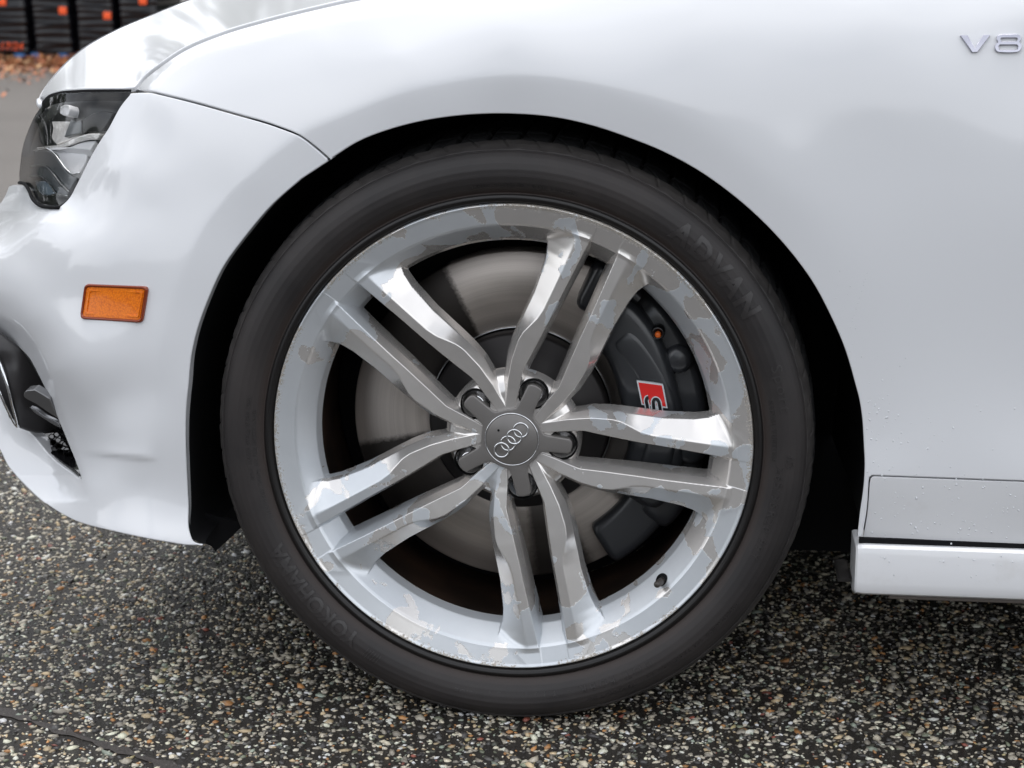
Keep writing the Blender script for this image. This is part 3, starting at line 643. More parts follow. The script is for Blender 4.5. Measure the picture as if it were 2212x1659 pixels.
panel('indicator_lens', hpoly([Z([(395, 1195), (520, 1190)]), Z([(520, 1190), (590, 1250), (640, 1345)]), Z([(640, 1345), (560, 1365), (490, 1360)]), Z([(490, 1360), (440, 1310), (395, 1195)])]), inner(.012), mat('bluish_lens', (.35, .42, .48), .1, .5, coat=1.), hl, step=5)
def edge_line(name, pts, dd, rad, m, step=5):
    c = catmull(Z(pts), step); return tube(name, P(c[:, 0], c[:, 1], inner(dd)(c[:, 0], c[:, 1])), rad, m, hl, 6)
edge_line('bright_edge', [(360, 1018), (530, 1024), (600, 1084), (700, 1215), (805, 1320)], .008, .0009, SATIN)
edge_line('bright_edge', [(340, 1140), (460, 1140), (540, 1185), (600, 1270), (650, 1335), (790, 1370)], .009, .0009, SATIN)
edge_line('bright_edge', [(400, 836), (560, 820), (625, 868), (700, 958), (780, 1062), (850, 1112), (935, 1098)], .002, .0009, CHROME)
edge_line('bright_edge', [(240, 1215), (310, 1270), (370, 1400), (440, 1465), (560, 1490), (700, 1495)], .002, .0012, SATIN)
edge_line('gasket', [(225, 1216), (280, 1225), (335, 1300), (390, 1420), (460, 1480), (600, 1505), (690, 1508)], -.012, .0022, LINER)
# black gap above the lamp
c = catmull([(90, 226), (104, 211), (125, 203.5), (165, 199.5), (225, 198), (284, 198)], 6)
V = np.vstack([P(c[:, 0], c[:, 1]-5, lens_f(c[:, 0], c[:, 1])+.006), P(c[:, 0], c[:, 1]+20, lens_f(c[:, 0], c[:, 1]+20)+.004)])
mesh_obj('lamp_top_seal', V, grid_faces(2, len(c)), LINER, hl)
inn = lo_
panel('headlamp_recess', inn, lambda U, V: lens_f(U, V)*.6+.16, LINER, car, step=20, rnd=.001, lip=.01)

# ---------------------------------------------------------------- air intake
ai = empty('air_intake', (0, 0, 0), car)
Z3 = lambda pts: [(x*.2154, 697.6+y*.2154) for x, y in pts]
duct_f = rbf([(-90, 660, .16), (0, 735, .125), (30, 800, .115), (45, 860, .120), (60, 900, .14), (110, 900, .15), (110, 935, .17), (45, 928, .13), (40, 920, .135), (0, 786, .13), (90, 850, .15), (60, 780, .135), (-60, 700, .14), (80, 930, .155), (120, 925, .18), (0, 760, .115), (20, 760, .12)])
panel('duct', hpoly([Z3([(-420, -150), (0, 90), (120, 175), (230, 260), (310, 360)]), Z3([(310, 360), (380, 480), (460, 620)]), Z3([(460, 620), (560, 830), (620, 1030)]), Z3([(620, 1030), (540, 1100), (470, 1118), (300, 1105), (190, 1055)]),
      Z3([(190, 1055), (130, 850), (80, 650), (0, 410), (-150, 100), (-420, -150)])], 6), duct_f, DUCT, ai, step=7, rnd=.004, lip=.03)
inrf = lambda U, V: duct_f(U, V)+.05
panel('duct_inside', hpoly([Z3([(-150, 100), (0, 410), (80, 650), (130, 850), (180, 1040)]), Z3([(180, 1040), (120, 960), (60, 840), (0, 690), (-150, 400)]), Z3([(-150, 400), (-150, 100)])], 6), lambda U, V: duct_f(U, V)+.018, DUCT, ai, step=8, rnd=.001)
c = catmull(Z3([(-150, 90), (0, 405), (50, 540), (85, 655), (130, 840), (160, 950), (178, 1040)]), 6); tube('chrome_ring', P(c[:, 0], c[:, 1], duct_f(c[:, 0], c[:, 1])-.004), .0024, CHROME, ai)
c = catmull(Z3([(178, 1042), (160, 1022), (120, 950), (60, 830), (0, 695), (-150, 390)]), 6); tube('chrome_ring', P(c[:, 0], c[:, 1], duct_f(c[:, 0], c[:, 1])+.01), .0022, CHROME, ai)
panel('blade', hpoly([Z3([(235, 712), (250, 690), (350, 670)]), Z3([(350, 670), (420, 710), (500, 760)]), Z3([(500, 760), (570, 930), (585, 965)]), Z3([(585, 965), (480, 900), (380, 830), (260, 765)]), Z3([(260, 765), (238, 745), (235, 712)])], 4), lambda U, V: .084+.00025*(np.asarray(V, float)-(862+.62*(np.asarray(U, float)-55))), mat('satin_blade', (.26, .26, .265), .28, .8), ai, step=5, rnd=.0012, lip=.010)
panel('blade', hpoly([Z3([(285, 835), (350, 860), (450, 930), (600, 1020), (615, 1060)]), Z3([(615, 1060), (540, 1025), (420, 950), (330, 890), (285, 835)])], 4), lambda U, V: .095+0*np.asarray(U, float), mat('satin_blade_thin', (.24, .24, .25), .26, .8), ai, step=4, rnd=.0012, lip=.006)
back = outline([(-90, 640), (60, 740), (140, 850), (185, 1045), (185, 1060)], [(185, 1060), (90, 1000), (30, 930), (-90, 760)], [(-90, 760), (-90, 640)], step=14)
panel('intake_back', back, lambda U, V: .25+0*np.asarray(U, float), LINER, ai, step=20, rnd=.001)
# honeycomb mesh
MESHM = mat('grille_plastic', (.022, .022, .023), .32)
cellw, cellh = 17., 20.
reg = np.array(Z3([(470, 1120), (620, 1030), (700, 1190), (770, 1420), (790, 1500), (640, 1360), (520, 1240)]))
reg2 = np.array(Z3([(330, 440), (370, 480), (450, 640), (400, 620), (360, 540)]))
for r0 in range(-2, 24):
    for c0 in range(-2, 14):
        cx = 70+c0*cellw*.78+r0*3.0; cy = 770+r0*cellh*.62+(c0 % 2)*cellh*.31+c0*2
        if not (inside(reg, np.array([cx]), np.array([cy]))[0] or inside(reg2, np.array([cx]), np.array([cy]))[0]): continue
        R1, R2 = [], []
        for k in range(6):
            t = math.radians(60*k+20); R1.append((cx+8.3*math.cos(t), cy+7.4*math.sin(t))); R2.append((cx+6.0*math.cos(t), cy+5.2*math.sin(t)))
        R1 = np.array(R1); R2 = np.array(R2); b = 0; hx = []; faces = []
        yy = .145+.0005*(cx-110)*-1
        hx += list(P(R1[:, 0], R1[:, 1], yy+0*R1[:, 0]))+list(P(R2[:, 0], R2[:, 1], yy+.004+0*R1[:, 0]))+list(P(R2[:, 0], R2[:, 1]-2, yy+.035+0*R1[:, 0]))
        for k in range(6):
            k2 = (k+1) % 6; faces += [(b+k, b+k2, b+6+k2, b+6+k), (b+6+k, b+6+k2, b+12+k2, b+12+k)]
        mesh_obj('honeycomb_cell', hx, faces, MESHM, ai, smooth=False)
panel('rubber_strip', hpoly([Z3([(315, 1108), (360, 1180), (440, 1290), (560, 1400), (700, 1500), (812, 1575)]), Z3([(812, 1575), (790, 1515), (640, 1400), (500, 1290), (400, 1170), (350, 1112)]), Z3([(350, 1112), (315, 1108)])], 5), lambda U, V: side_depth(U, V)+.010, GLOSSBLK, ai, step=6, rnd=.002, lip=.03)

# ---------------------------------------------------------------- water drops on the paint
def drops():
    pts = []
    Zd = lambda x, y: ((1900+x/2.766)*.8508, (1000+y/2.766)*.8508)
    big = [(1180, 733, 17), (1460, 636, 14), (1228, 700, 9), (1380, 650, 9), (1658, 652, 10), (1475, 735, 11), (1432, 750, 10), (1143, 915, 14), (1175, 940, 16), (1187, 966, 12), (1213, 897, 10), (1260, 946, 11), (1587, 921, 13), (1598, 961, 10),
           (1523, 895, 9), (868, 972, 14), (945, 805, 9), (1030, 766, 9), (1048, 722, 8), (1030, 860, 9), (1328, 856, 7), (1440, 835, 7), (1670, 869, 8), (1820, 806, 9), (1897, 819, 10), (1715, 810, 7), (1048, 1030, 16), (1425, 1052, 14), (1008, 1020, 8),
           (1770, 621, 7), (1306, 291, 9), (1272, 310, 5), (1232, 333, 4), (1205, 352, 4), (1185, 370, 4), (1075, 273, 11), (1018, 330, 11), (900, 322, 12), (880, 478, 12), (850, 134, 10), (890, 76, 9), (975, 200, 8), (952, 230, 8), (972, 385, 9), (1063, 380, 5), (990, 528, 8), (1016, 512, 8),
           (853, 50, 8), (918, 33, 7), (981, 10, 9), (1120, 412, 5), (1135, 405, 5), (965, 457, 5), (1010, 420, 5), (1022, 1273, 13), (1216, 1322, 12), (828, 1378, 9), (895, 1380, 7), (1020, 1388, 6), (1212, 1396, 8), (1258, 1390, 8), (1128, 1390, 6), (1048, 1312, 5), (1275, 1292, 5)]
    for x, y, s in big: u, v = Zd(x, y); pts.append((u, v, s/2.766*.8508*.5/1915*.95))
    Q2 = lambda x, y: (1106+x/2, y/2)
    for x, y, s in [(1416, 1170, 4), (1462, 1237, 4), (1408, 1230, 3), (1530, 1180, 2), (1520, 1218, 3), (1500, 1290, 2.5), (1487, 1330, 3), (1470, 1375, 2.5), (1400, 1287, 3), (1450, 1272, 2.5), (1437, 1325, 2), (1485, 1419, 4), (1417, 1405, 3), (1417, 1440, 4), (1470, 1487, 3), (1510, 1541, 4), (1460, 1519, 3),
                    (1700, 1548, 4), (1676, 1582, 4), (1600, 1643, 5), (1640, 1638, 3), (1716, 1492, 2), (1580, 1540, 2), (1545, 1655, 3), (1620, 1595, 2)]: u, v = Q2(x, y); pts.append((u, v, s*.5/2/1915*1.2))
    for k in range(10): pts.append((1106+(1535-k*8)/2, (1180+k*26)/2, .00045))
    for k in range(100):
        v = random.uniform(860, 1165); lim = 1870+max(0, (random.expovariate(1/90)))
        if v > 1040: lim = random.uniform(1872, 2205)
        if lim > 2210: continue
        pts.append((lim+3, v, random.uniform(.0003, .0010)))
    for k in range(40): pts.append((random.uniform(1870, 2205), random.uniform(1200, 1285), random.uniform(.0003, .0010)))
    ico = bmesh.new(); bmesh.ops.create_icosphere(ico, subdivisions=2, radius=1); bv = np.array([tuple(v.co) for v in ico.verts]); bf = np.array([[v.index for v in f.verts] for f in ico.faces]); ico.free()
    VV = []; FF = []; b = 0
    for u, v, s in pts:
        U = np.array(u); Vv = np.array(v)
        y = float(side_depth(U, Vv)) if v < 1028 else (float(strip_depth(U, Vv)) if v < 1174 else -.0325)
        p = P(U, Vv, y); q = bv.copy(); q[:, 1] *= .6; q[:, 2] *= random.uniform(1.0, 1.35)
        # hang: the lower half is fuller
        q[:, 0] *= 1-.22*(q[:, 2] > 0)*q[:, 2]
        VV.append(q*s*1.05+p); FF.append(bf+b); b += len(bv)
    o = mesh_obj('water_drops', np.vstack(VV), np.vstack(FF), WATER, car); o['kind'] = 'stuff'
drops()

# ---------------------------------------------------------------- front wheel
SLEEVE = mat('black_sleeve', (.006, .006, .006), .85, spec=.1)
wheel = empty('front_wheel', (0, 0, HUB), car)
SPOKE_A0 = 65.5
def smin(a, b, k): h = np.clip(.5+.5*(b-a)/k, 0, 1); return b*(1-h)+a*h-k*h*(1-h)
def smax(a, b, k): return -smin(-a, -b, k)
def spl(x, pts):
    """smooth interpolation of a table"""
    p = np.array(pts, float); xs = np.linspace(p[0, 0], p[-1, 0], 400); ys = np.interp(xs, p[:, 0], p[:, 1])
    k = np.hanning(15); k /= k.sum(); ys = np.convolve(np.pad(ys, 7, 'edge'), k, 'valid'); return np.interp(x, xs, ys)
def wheel_h(A, B):
    """height of the wheel's face towards the viewer over (along the spoke pair, across it)"""
    R = np.hypot(A, B); b = np.abs(B)
    yf = spl(A, [(.02, .026), (.045, .0215), (.06, .0185), (.085, .0145), (.12, .0105), (.17, .0075), (.22, .0055), (.25, .0045), (.28, .004)])
    br = spl(A, [(.02, .019), (.045, .0270), (.06, .0322), (.085, .0385), (.110, .0412), (.121, .0400), (.143, .0320), (.156, .0300), (.19, .0300), (.28, .0300)])
    bs = spl(A, [(.02, .010), (.05, .0160), (.08, .0228), (.107, .0215), (.144, .0200), (.18, .0195), (.24, .0176), (.28, .0172)])
    bo = spl(A, [(.02, .024), (.045, .031), (.06, .0375), (.085, .0455), (.105, .0478), (.122, .0480), (.165, .0480), (.20, .0515), (.215, .055), (.228, .062), (.245, .074)])
    D = spl(A, [(.02, .008), (.06, .010), (.085, .014), (.122, .014), (.165, .015), (.226, .019), (.25, .015)])
    facet = -(yf+D*(b-br)/np.maximum(bo-br, .004))
    # scooped facet: a shallow hollow outboard of the knee
    front = -(yf+.07*(b-br)*(-1))
    wall = -(yf+D+10*(b-bo)); slot = -(yf+3.6*(bs-b)); slot2 = -(yf+.018+10*(bs-.0050-b))
    h = smin(front, facet, .0010); h = smin(h, wall, .0022); h = smin(h, smin(slot, slot2, .003), .0012)
    hub = -spl(R, [(.02, .024), (.045, .0235), (.055, .0235), (.066, .0270), (.074, .0330), (.080, .050), (.085, .085), (.10, .2), (.3, 1.5)])
    rim = -np.interp(R, [0, .10, .2225, .2245, .2285, .246, .2485, .2515, .2665, .2695, .2705, .2715], [2.0, 1.2, .085, .046, .0335, .0095, .0068, .0060, .0018, .0002, .0006, .004])
    rimw = -np.interp(R, [0, .222, .2245, .2300, .2450], [2., .085, .046, .030, .010])
    # fill between the two spokes where they meet the rim, and at the hub end
    h = smax(h, hub, .005)
    h2 = smax(h, rim, .0075)
    lipm = np.clip((R-.2485)/.006, 0, 1); h2 = h2*(1-lipm)+np.maximum(rim, np.minimum(h2, rim+.0004))*lipm
    d = np.hypot(A-.0572, B); pk = np.maximum(-.075, (d-.0172)*10-.012); h2 = np.where(d < .024, smin(h2, pk, .0015), h2)
    return h2
def wheel_sheet(name, r0, r1, p0, p1, dr, dphi, parent, cut=.046):
    nr = int(round((r1-r0)/dr))+1; npn = int(round((p1-p0)/dphi))+1
    r = np.linspace(r0, r1, nr); p = np.radians(np.linspace(p0, p1, npn)); Rr, Pp = np.meshgrid(r, p, indexing='ij')
    loc = (Pp+math.radians(36)) % math.radians(72)-math.radians(36)
    A, B = Rr*np.cos(loc), Rr*np.sin(loc); h = wheel_h(A, B); e = .0004
    ha = (wheel_h(A+e, B)-wheel_h(A-e, B))/(2*e); hb = (wheel_h(A, B+e)-wheel_h(A, B-e))/(2*e)
    rot = Pp-loc; gx = ha*np.cos(rot)-hb*np.sin(rot); gz = ha*np.sin(rot)+hb*np.cos(rot)
    N = np.stack([-gx, -np.ones_like(gx), -gz], -1); N /= np.linalg.norm(N, axis=-1, keepdims=True)
    V = np.stack([Rr*np.cos(Pp), -h, Rr*np.sin(Pp)], -1).reshape(-1, 3); N = N.reshape(-1, 3)
    f = grid_faces(nr, npn); y = V[:, 1][f].min(1); f = f[y < cut]
    used = np.unique(f); mp = -np.ones(len(V), int); mp[used] = np.arange(len(used)); f = mp[f]; V = V[used]; N = N[used]
    over = V[:, 1] > cut                     # pull the cut edge up the wall so that it stays smooth
    g2 = N[over][:, [0, 2]]/N[over][:, 1:2]; gl = np.linalg.norm(g2, axis=1)+1e-6
    mv = np.minimum((V[over, 1]-cut)/gl, .0016); V[over, 0] += g2[:, 0]/gl*mv; V[over, 2] += g2[:, 1]/gl*mv; V[over, 1] = cut
    fn = np.cross(V[f[0, 1]]-V[f[0, 0]], V[f[0, 2]]-V[f[0, 0]])
    if fn@N[f[0, 0]] < 0: f = f[:, ::-1]
    return mesh_obj(name, V, f, ALLOY, parent, N)
RS0, RS1 = .0805, .2400
up = wheel_sheet('spoke', RS0, RS1, 0, 36, .00075, .2, wheel); dn = wheel_sheet('spoke', RS0, RS1, -36, 0, .00075, .2, wheel)
for k in range(5):
    for src in (up, dn):
        o = src if k == 0 else src.copy()
        if k: COL.objects.link(o); o.parent = wheel
        o.rotation_euler = (0, -math.radians(SPOKE_A0+72*k), 0)
hubm = wheel_sheet('wheel_hub', .030, RS0, -36, 324, .0007, .25, wheel); hubm.rotation_euler = (0, -math.radians(SPOKE_A0), 0)
rimm = wheel_sheet('rim', RS1, .2715, -36, 324, .0007, .25, wheel); rimm.rotation_euler = (0, -math.radians(SPOKE_A0), 0)
lathe('barrel', [(.2715, .004), (.2700, .010), (.246, .022), (.236, .055), (.2365, .10), (.240, .21)], BARREL, wheel, 160)
lathe('barrel_lining', [(.2265, .040), (.2290, .050), (.2335, .07), (.236, .10), (.239, .21)], BARREL, wheel, 160)
# centre cap: star of five arms
def star():
    bm = bmesh.new(); pts = []; hw = .0088; rb = .0352; tip = .0682
    for k in range(5):
        a = math.radians(SPOKE_A0+.7+72*k); e = np.array([math.cos(a), math.sin(a)]); n = np.array([-math.sin(a), math.cos(a)])
        w0 = .0096
        for x, y in ((math.sqrt((rb+.0015)**2-.010**2), -.0105), (.0405, -w0), (tip-.003, -hw), (tip, -hw*.62), (tip+.0007, 0), (tip, hw*.62), (tip-.003, hw), (.0405, w0), (math.sqrt((rb+.0015)**2-.010**2), .0105)):
            pts.append(e*x+n*y)
        for j in (1, 2, 3, 4):
            aa = a+math.radians(18+ (72-36)*j/5); pts.append(rb*np.array([math.cos(aa), math.sin(aa)]))
    P0 = np.array(pts); n = len(P0); cen = P0*0
    def ring(s, y):
        tg = np.roll(P0, -1, 0)-np.roll(P0, 1, 0); nn = np.stack([tg[:, 1], -tg[:, 0]], 1); nn /= np.linalg.norm(nn, axis=1, keepdims=True)
        q = P0+nn*s; return np.stack([q[:, 0], 0*q[:, 0]+y, q[:, 1]], 1)
    rows = [ring(0, .030), ring(0, .0165), ring(-.0003, .0157), ring(-.0011, .0153), ring(-.0018, .0152)]
    V = np.vstack(rows); f = [list(x) for x in grid_faces(5, n, True)]+[[4*n+i for i in range(n)]]
    o = mesh_obj('centre_cap', V, f, CAPM, wheel); bm = bmesh.new(); bm.from_mesh(o.data); bmesh.ops.recalc_face_normals(bm, faces=bm.faces); bm.to_mesh(o.data); bm.free(); sharp_by_angle(o, 40)
star()
lathe('cap_ring', [(.0312, .0152), (.0310, .0144), (.0304, .0141), (.0298, .0144), (.0296, .0152)], CHROME, wheel, 96)
lathe('cap_disc', [(.0293, .0146), (.0286, .0140), (.0001, .0134)], CAPM, wheel, 96)
for k in range(4):
    t = math.radians(47.5); c0 = (k-1.5)*.0108+.0002; cx, cz_ = c0*math.cos(t)-.0006, c0*math.sin(t)-.0004
    th = np.linspace(0, 2*math.pi, 40, endpoint=False); tube('emblem_ring', np.stack([cx+.0083*np.cos(th), .0131-.0003*math.cos(k*math.pi)+0*th, cz_+.0083*np.sin(th)], 1), .00105, CHROME, wheel, 8, True)
lathe('cap_hole', [(.0014, .0133), (.0001, .0132)], LINER, wheel, 14, loc=(-.0150, 0, .0107))
for k in range(5):
    a = math.radians(SPOKE_A0+72*k); lx, lz = .0572*math.cos(a), .0572*math.sin(a)
    lathe('bolt_sleeve', [(.0158, .060), (.0158, .0215), (.0163, .0196), (.0172, .0193), (.0176, .026)], SLEEVE, wheel, 40, loc=(lx, 0, lz))
    o = lathe('wheel_bolt', [(.0145, .050), (.0140, .036), (.0115, .033), (.0108, .024), (.0092, .022), (.0080, .0222), (.0078, .029), (.0001, .030)], CHROME, wheel, 17, loc=(lx, 0, lz), smooth=False)
# the cap sits a little deeper than the spokes' roots
for o in list(wheel.children):
    if o.name.split('.')[0] in ('centre_cap', 'cap_ring', 'cap_disc', 'emblem_ring', 'cap_hole', 'bolt_sleeve', 'wheel_bolt'): o.location.y += .0035
# valve
va = math.radians(-43.3); vx, vz = .2375*math.cos(va), .2375*math.sin(va)
nrm = np.array([-1.37*math.cos(va), -1, -1.37*math.sin(va)]); nrm /= np.linalg.norm(nrm)
lathe_o = lathe('valve_recess', [(.0080, .0006), (.0078, -.0010), (.0001, -.0006)], LINER, wheel, 28); lathe_o.location = (vx, .0208, vz)
lathe_o.rotation_euler = Vector((nrm[0], nrm[1], nrm[2])).to_track_quat('-Y', 'Z').to_euler()
tube('valve_stem', [(vx+.002, .024, vz-.001), (vx-.0015, .014, vz-.0005), (vx-.0050, .006, vz-.0005), (vx-.0062, .0035, vz-.0005)], [.0044, .0042, .0040, .0026], mat('valve_cap', (.05, .042, .038), .4), wheel, 16)

# tyre
SW = [(.2700, .012), (.2722, .0035), (.2742, .0002), (.2775, -.0012), (.2808, -.0004), (.2825, .0016), (.2838, .0012), (.2860, -.0010), (.2900, -.0045), (.2960, -.0078), (.3030, -.0098), (.3100, -.0100), (.3170, -.0082), (.3230, -.0050), (.3270, -.0018),
      (.3286, -.0002), (.3292, .0012), (.3298, .0004), (.3326, .0042), (.3355, .0095), (.3380, .0170), (.3398, .0260), (.3408, .0360), (.3416, .0460), (.3422, .0580), (.3428, .0720), (.3430, .0740), (.3430, .13), (.3430, .20)]
def tyre():
    p = np.array(SW); s = np.r_[0, np.cumsum(np.linalg.norm(np.diff(p, axis=0), axis=1))]
    ss = np.unique(np.concatenate([s, np.arange(0, s[-1], .0022)])); pr = np.stack([np.interp(ss, s, p[:, 0]), np.interp(ss, s, p[:, 1])], 1)
    n = 1440; t = np.linspace(0, 2*math.pi, n, endpoint=False); T, Rr = np.meshgrid(t, pr[:, 0]); Y = np.repeat(pr[:, 1][:, None], n, 1)
    sh = Rr > .3305; NB_ = 62
    ph = (T*NB_/(2*math.pi)-(Y-.003)*14) % 1                      # slanted shoulder grooves
    g1 = np.exp(-((ph-.5)/.035)**2)*np.clip((Y-.004)/.004, 0, 1)
    ph2 = (T*NB_/(2*math.pi)+.25) % 1; g2 = np.exp(-((ph2-.5)/.06)**2)*np.clip((Y-.022)/.004, 0, 1)
    gd = np.where(sh, np.maximum(g1*.0016, g2*.006), 0)
    gd += np.where(np.abs(Y-.062) < .006, .006, 0)
    Rr = Rr-gd; Y = Y+np.where(sh & (Y < .03), gd*.8, 0)
    # slight wear and waviness on the shoulder
    Rr = Rr+np.where(sh, .0003*np.sin(T*37+Y*300)+.00025*np.sin(T*111), 0)
    X = Rr*np.cos(T); Zz = Rr*np.sin(T); low = np.clip((-Zz-.29)/.05, 0, 1)*np.exp(-(X/.10)**2)
    Y = Y-np.where((Rr > .285) & (Y < .03), .005*low*np.sin(np.clip((Rr-.285)/.055, 0, 1)*math.pi), 0)
    Zz = np.maximum(Zz, -HUB+.0003)
    V = np.stack([X, Y, Zz], -1).reshape(-1, 3); f = grid_faces(len(pr), n, True)
    fn = np.cross(V[f[5, 1]]-V[f[5, 0]], V[f[5, 2]]-V[f[5, 0]])
    o = mesh_obj('tyre', V, f, [RUBBER, TREAD], wheel)
    cy = V[f].mean(1)[:, 1]; cr_ = np.hypot(V[f].mean(1)[:, 0], V[f].mean(1)[:, 2]); o.data.polygons.foreach_set('material_index', ((cr_ > .337) & (cy > .02)).astype(np.int32))
tyre()
pS = np.array(SW)[:19]
def tyre_y(r): return np.interp(r, pS[2:, 0], pS[2:, 1])
LET = mat('tyre_lettering', (.025, .022, .022), .45, spec=.6)
def tyre_text(txt, ang, rad, size, raise_=.0009, sx=1., space=1., bold=0., m=LET):
    cu = bpy.data.curves.new('t', 'FONT'); cu.body = txt; cu.size = size; cu.align_x = 'CENTER'; cu.align_y = 'CENTER'; cu.space_character = space; cu.offset = bold; cu.resolution_u = 3
    tmp = bpy.data.objects.new('t', cu); me = bpy.data.meshes.new_from_object(tmp); bpy.data.objects.remove(tmp)
    bm = bmesh.new(); bm.from_mesh(me)
    bmesh.ops.triangulate(bm, faces=bm.faces[:])
    for _ in range(3):
        es = [e for e in bm.edges if e.calc_length() > max(size*.16, .0022)]
        if not es: break
        bmesh.ops.subdivide_edges(bm, edges=es, cuts=1); bmesh.ops.triangulate(bm, faces=bm.faces[:])
    r = bmesh.ops.extrude_face_region(bm, geom=bm.faces[:]); top = {v for v in r['geom'] if isinstance(v, bmesh.types.BMVert)}
    for v in bm.verts:
        x, y = v.co.x*sx, v.co.y; rr = rad+y; a = math.radians(ang)-x/rad
        yy = float(tyre_y(rr))-(raise_*1.15 if v in top else -.0008); v.co = Vector((rr*math.cos(a), yy, rr*math.sin(a)))
    bmesh.ops.recalc_face_normals(bm, faces=bm.faces[:])
    bm.to_mesh(me); bm.free(); me.materials.append(m); o = bpy.data.objects.new('sidewall_lettering', me); COL.objects.link(o); o.parent = wheel; sharp_by_angle(o, 30); return o
tyre_text('YOKOHAMA', 219.4, .3000, .0250, sx=1.0, space=1.05, raise_=.0009, bold=.0007)
tyre_text('ADVAN', 42.3, .3060, .0320, sx=1.0, space=1.28, raise_=.0008, bold=.0012)
tyre_text('265/35R20 99Y', -13.5, .3010, .0125, sx=1.15, space=1.25)
tyre_text('AO', -1.6, .3110, .0130, sx=.8)
tyre_text('RADIAL TUBELESS', 5.0, .2935, .0068, sx=1.1, space=1.2, raise_=.0006)
tyre_text('Sport', 14, .3080, .017, sx=1.2, space=1.2, raise_=.0005)
tyre_text('DOT FDBR - YY71 - 31', -76, .3010, .0125, sx=1.1, space=1.5, raise_=.0006)
tyre_text('TREADWEAR 200 TRACTION AA', -47, .3130, .0062, sx=1.15, space=1.4, raise_=.0006)
tyre_text('TEMPERATURE A', -69, .3160, .0062, sx=1.15, space=1.4, raise_=.0006)
tyre_text('MAX LOAD 775kg (1709 LBS)', 180, .2990, .0055, sx=1.1, space=1.3, raise_=.0005)
tyre_text('MAX PRESS 350kPa (51 PSI) EXTRA LOAD', 186, .2920, .0050, sx=1.1, space=1.3, raise_=.0005)
tyre_text('TREAD: POLYESTER + STEEL + NYLON', 87, .2925, .0048, sx=1.15, space=1.25, raise_=.0005)
tyre_text('OUTSIDE', 262, .3035, .0095, space=1.2, raise_=.0005)
for k in range(6): tyre_text('/', 236.5+k*.65, .3040+.0008*(k % 2), .016, sx=.6, raise_=.0005)
# bright kerb-rub line at the foot of the sidewall is left to the rubber's own sheen

# ---------------------------------------------------------------- brake
disc = empty('brake_disc', (0, 0, HUB), car)
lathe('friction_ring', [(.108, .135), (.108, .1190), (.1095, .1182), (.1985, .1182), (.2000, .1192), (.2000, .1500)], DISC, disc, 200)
lathe('disc_hat', [(.1065, .13), (.1065, .100), (.1030, .0955), (.088, .0950), (.084, .088), (.0001, .088)], HATM, disc, 120)
lathe('hat_edge', [(.1098, .1183), (.1098, .1165), (.1080, .1165), (.1080, .1183)], SATIN, disc, 120)
lathe('dust_shield', [(.236, .205), (.2355, .200), (.205, .196), (.0001, .192)], LINER, disc, 96)
cal = empty('brake_caliper', (0, 0, HUB), car)
def arc_loft(name, a0, a1, sec, m, n=40, taper=.12, wob=None):
    """sweep a closed (r, y) section about the axle between two angles, with rounded ends"""
    sec = np.array(sec, float); c = sec.mean(0); V = []
    ts = np.linspace(0, 1, n)
    for t in ts:
        a = math.radians(a0+(a1-a0)*t); e = min(t, 1-t)/taper; k = math.sqrt(max(1-(1-min(e, 1))**2, 0)); k = .55+.45*k
        q = c+(sec-c)*k
        if wob: q = q+np.array(wob(t))
        V += [(r*math.cos(a), y, r*math.sin(a)) for r, y in q]
    k = len(sec); f = [list(x) for x in grid_faces(n, k, True)]+[list(range(k))[::-1], [(n-1)*k+i for i in range(k)]]
    o = mesh_obj(name, V, f, m, cal); bm = bmesh.new(); bm.from_mesh(o.data); bmesh.ops.recalc_face_normals(bm, faces=bm.faces[:]); bm.to_mesh(o.data); bm.free(); sharp_by_angle(o, 60); return o
def rsec(r0, r1, y0, y1, q=.008, n=4):
    return rrect(r0, y0, r1, y1, q, n)
arc_loft('caliper_body', -33, 57, rsec(.128, .196, .072, .14, .014), CALI, wob=lambda t: (.004*math.sin(t*9), .002*math.sin(t*7)))
arc_loft('caliper_bridge', -38, 48, rsec(.176, .221, .090, .19, .012), CALI)
arc_loft('caliper_rib', -20, 44, rsec(.146, .184, .0692, .09, .010), CALI, wob=lambda t: (.004*math.sin(t*4), 0))
arc_loft('caliper_carrier', 33, 66, rsec(.150, .214, .104, .16, .012), CALI)
arc_loft('caliper_carrier', -58, -30, rsec(.155, .212, .104, .16, .012), CALI)
for a, r, rad_ in ((24, .203, .017), (-7, .204, .018)):
    o = lathe('piston_cover', [(rad_, .12), (rad_, .086), (rad_*.85, .080), (rad_*.5, .0775), (.0001, .077)], CALI, cal, 32, loc=(r*math.cos(math.radians(a)), 0, r*math.sin(math.radians(a))))
# bleed nipple
bx = P(1421., 719., .075); bl = bx-np.array([0, 0, HUB])
lathe('bleed_nipple', [(.0085, .088), (.0080, .074), (.0062, .071), (.0052, .072), (.0050, .078), (.0001, .078)], GLOSSBLK, cal, 22, loc=(bl[0], 0, bl[2]))
lathe('nipple_cap', [(.0038, .078), (.0036, .0725), (.0022, .0712), (.0001, .071)], ORANGE, cal, 16, loc=(bl[0]+.0002, 0, bl[2]-.0022))
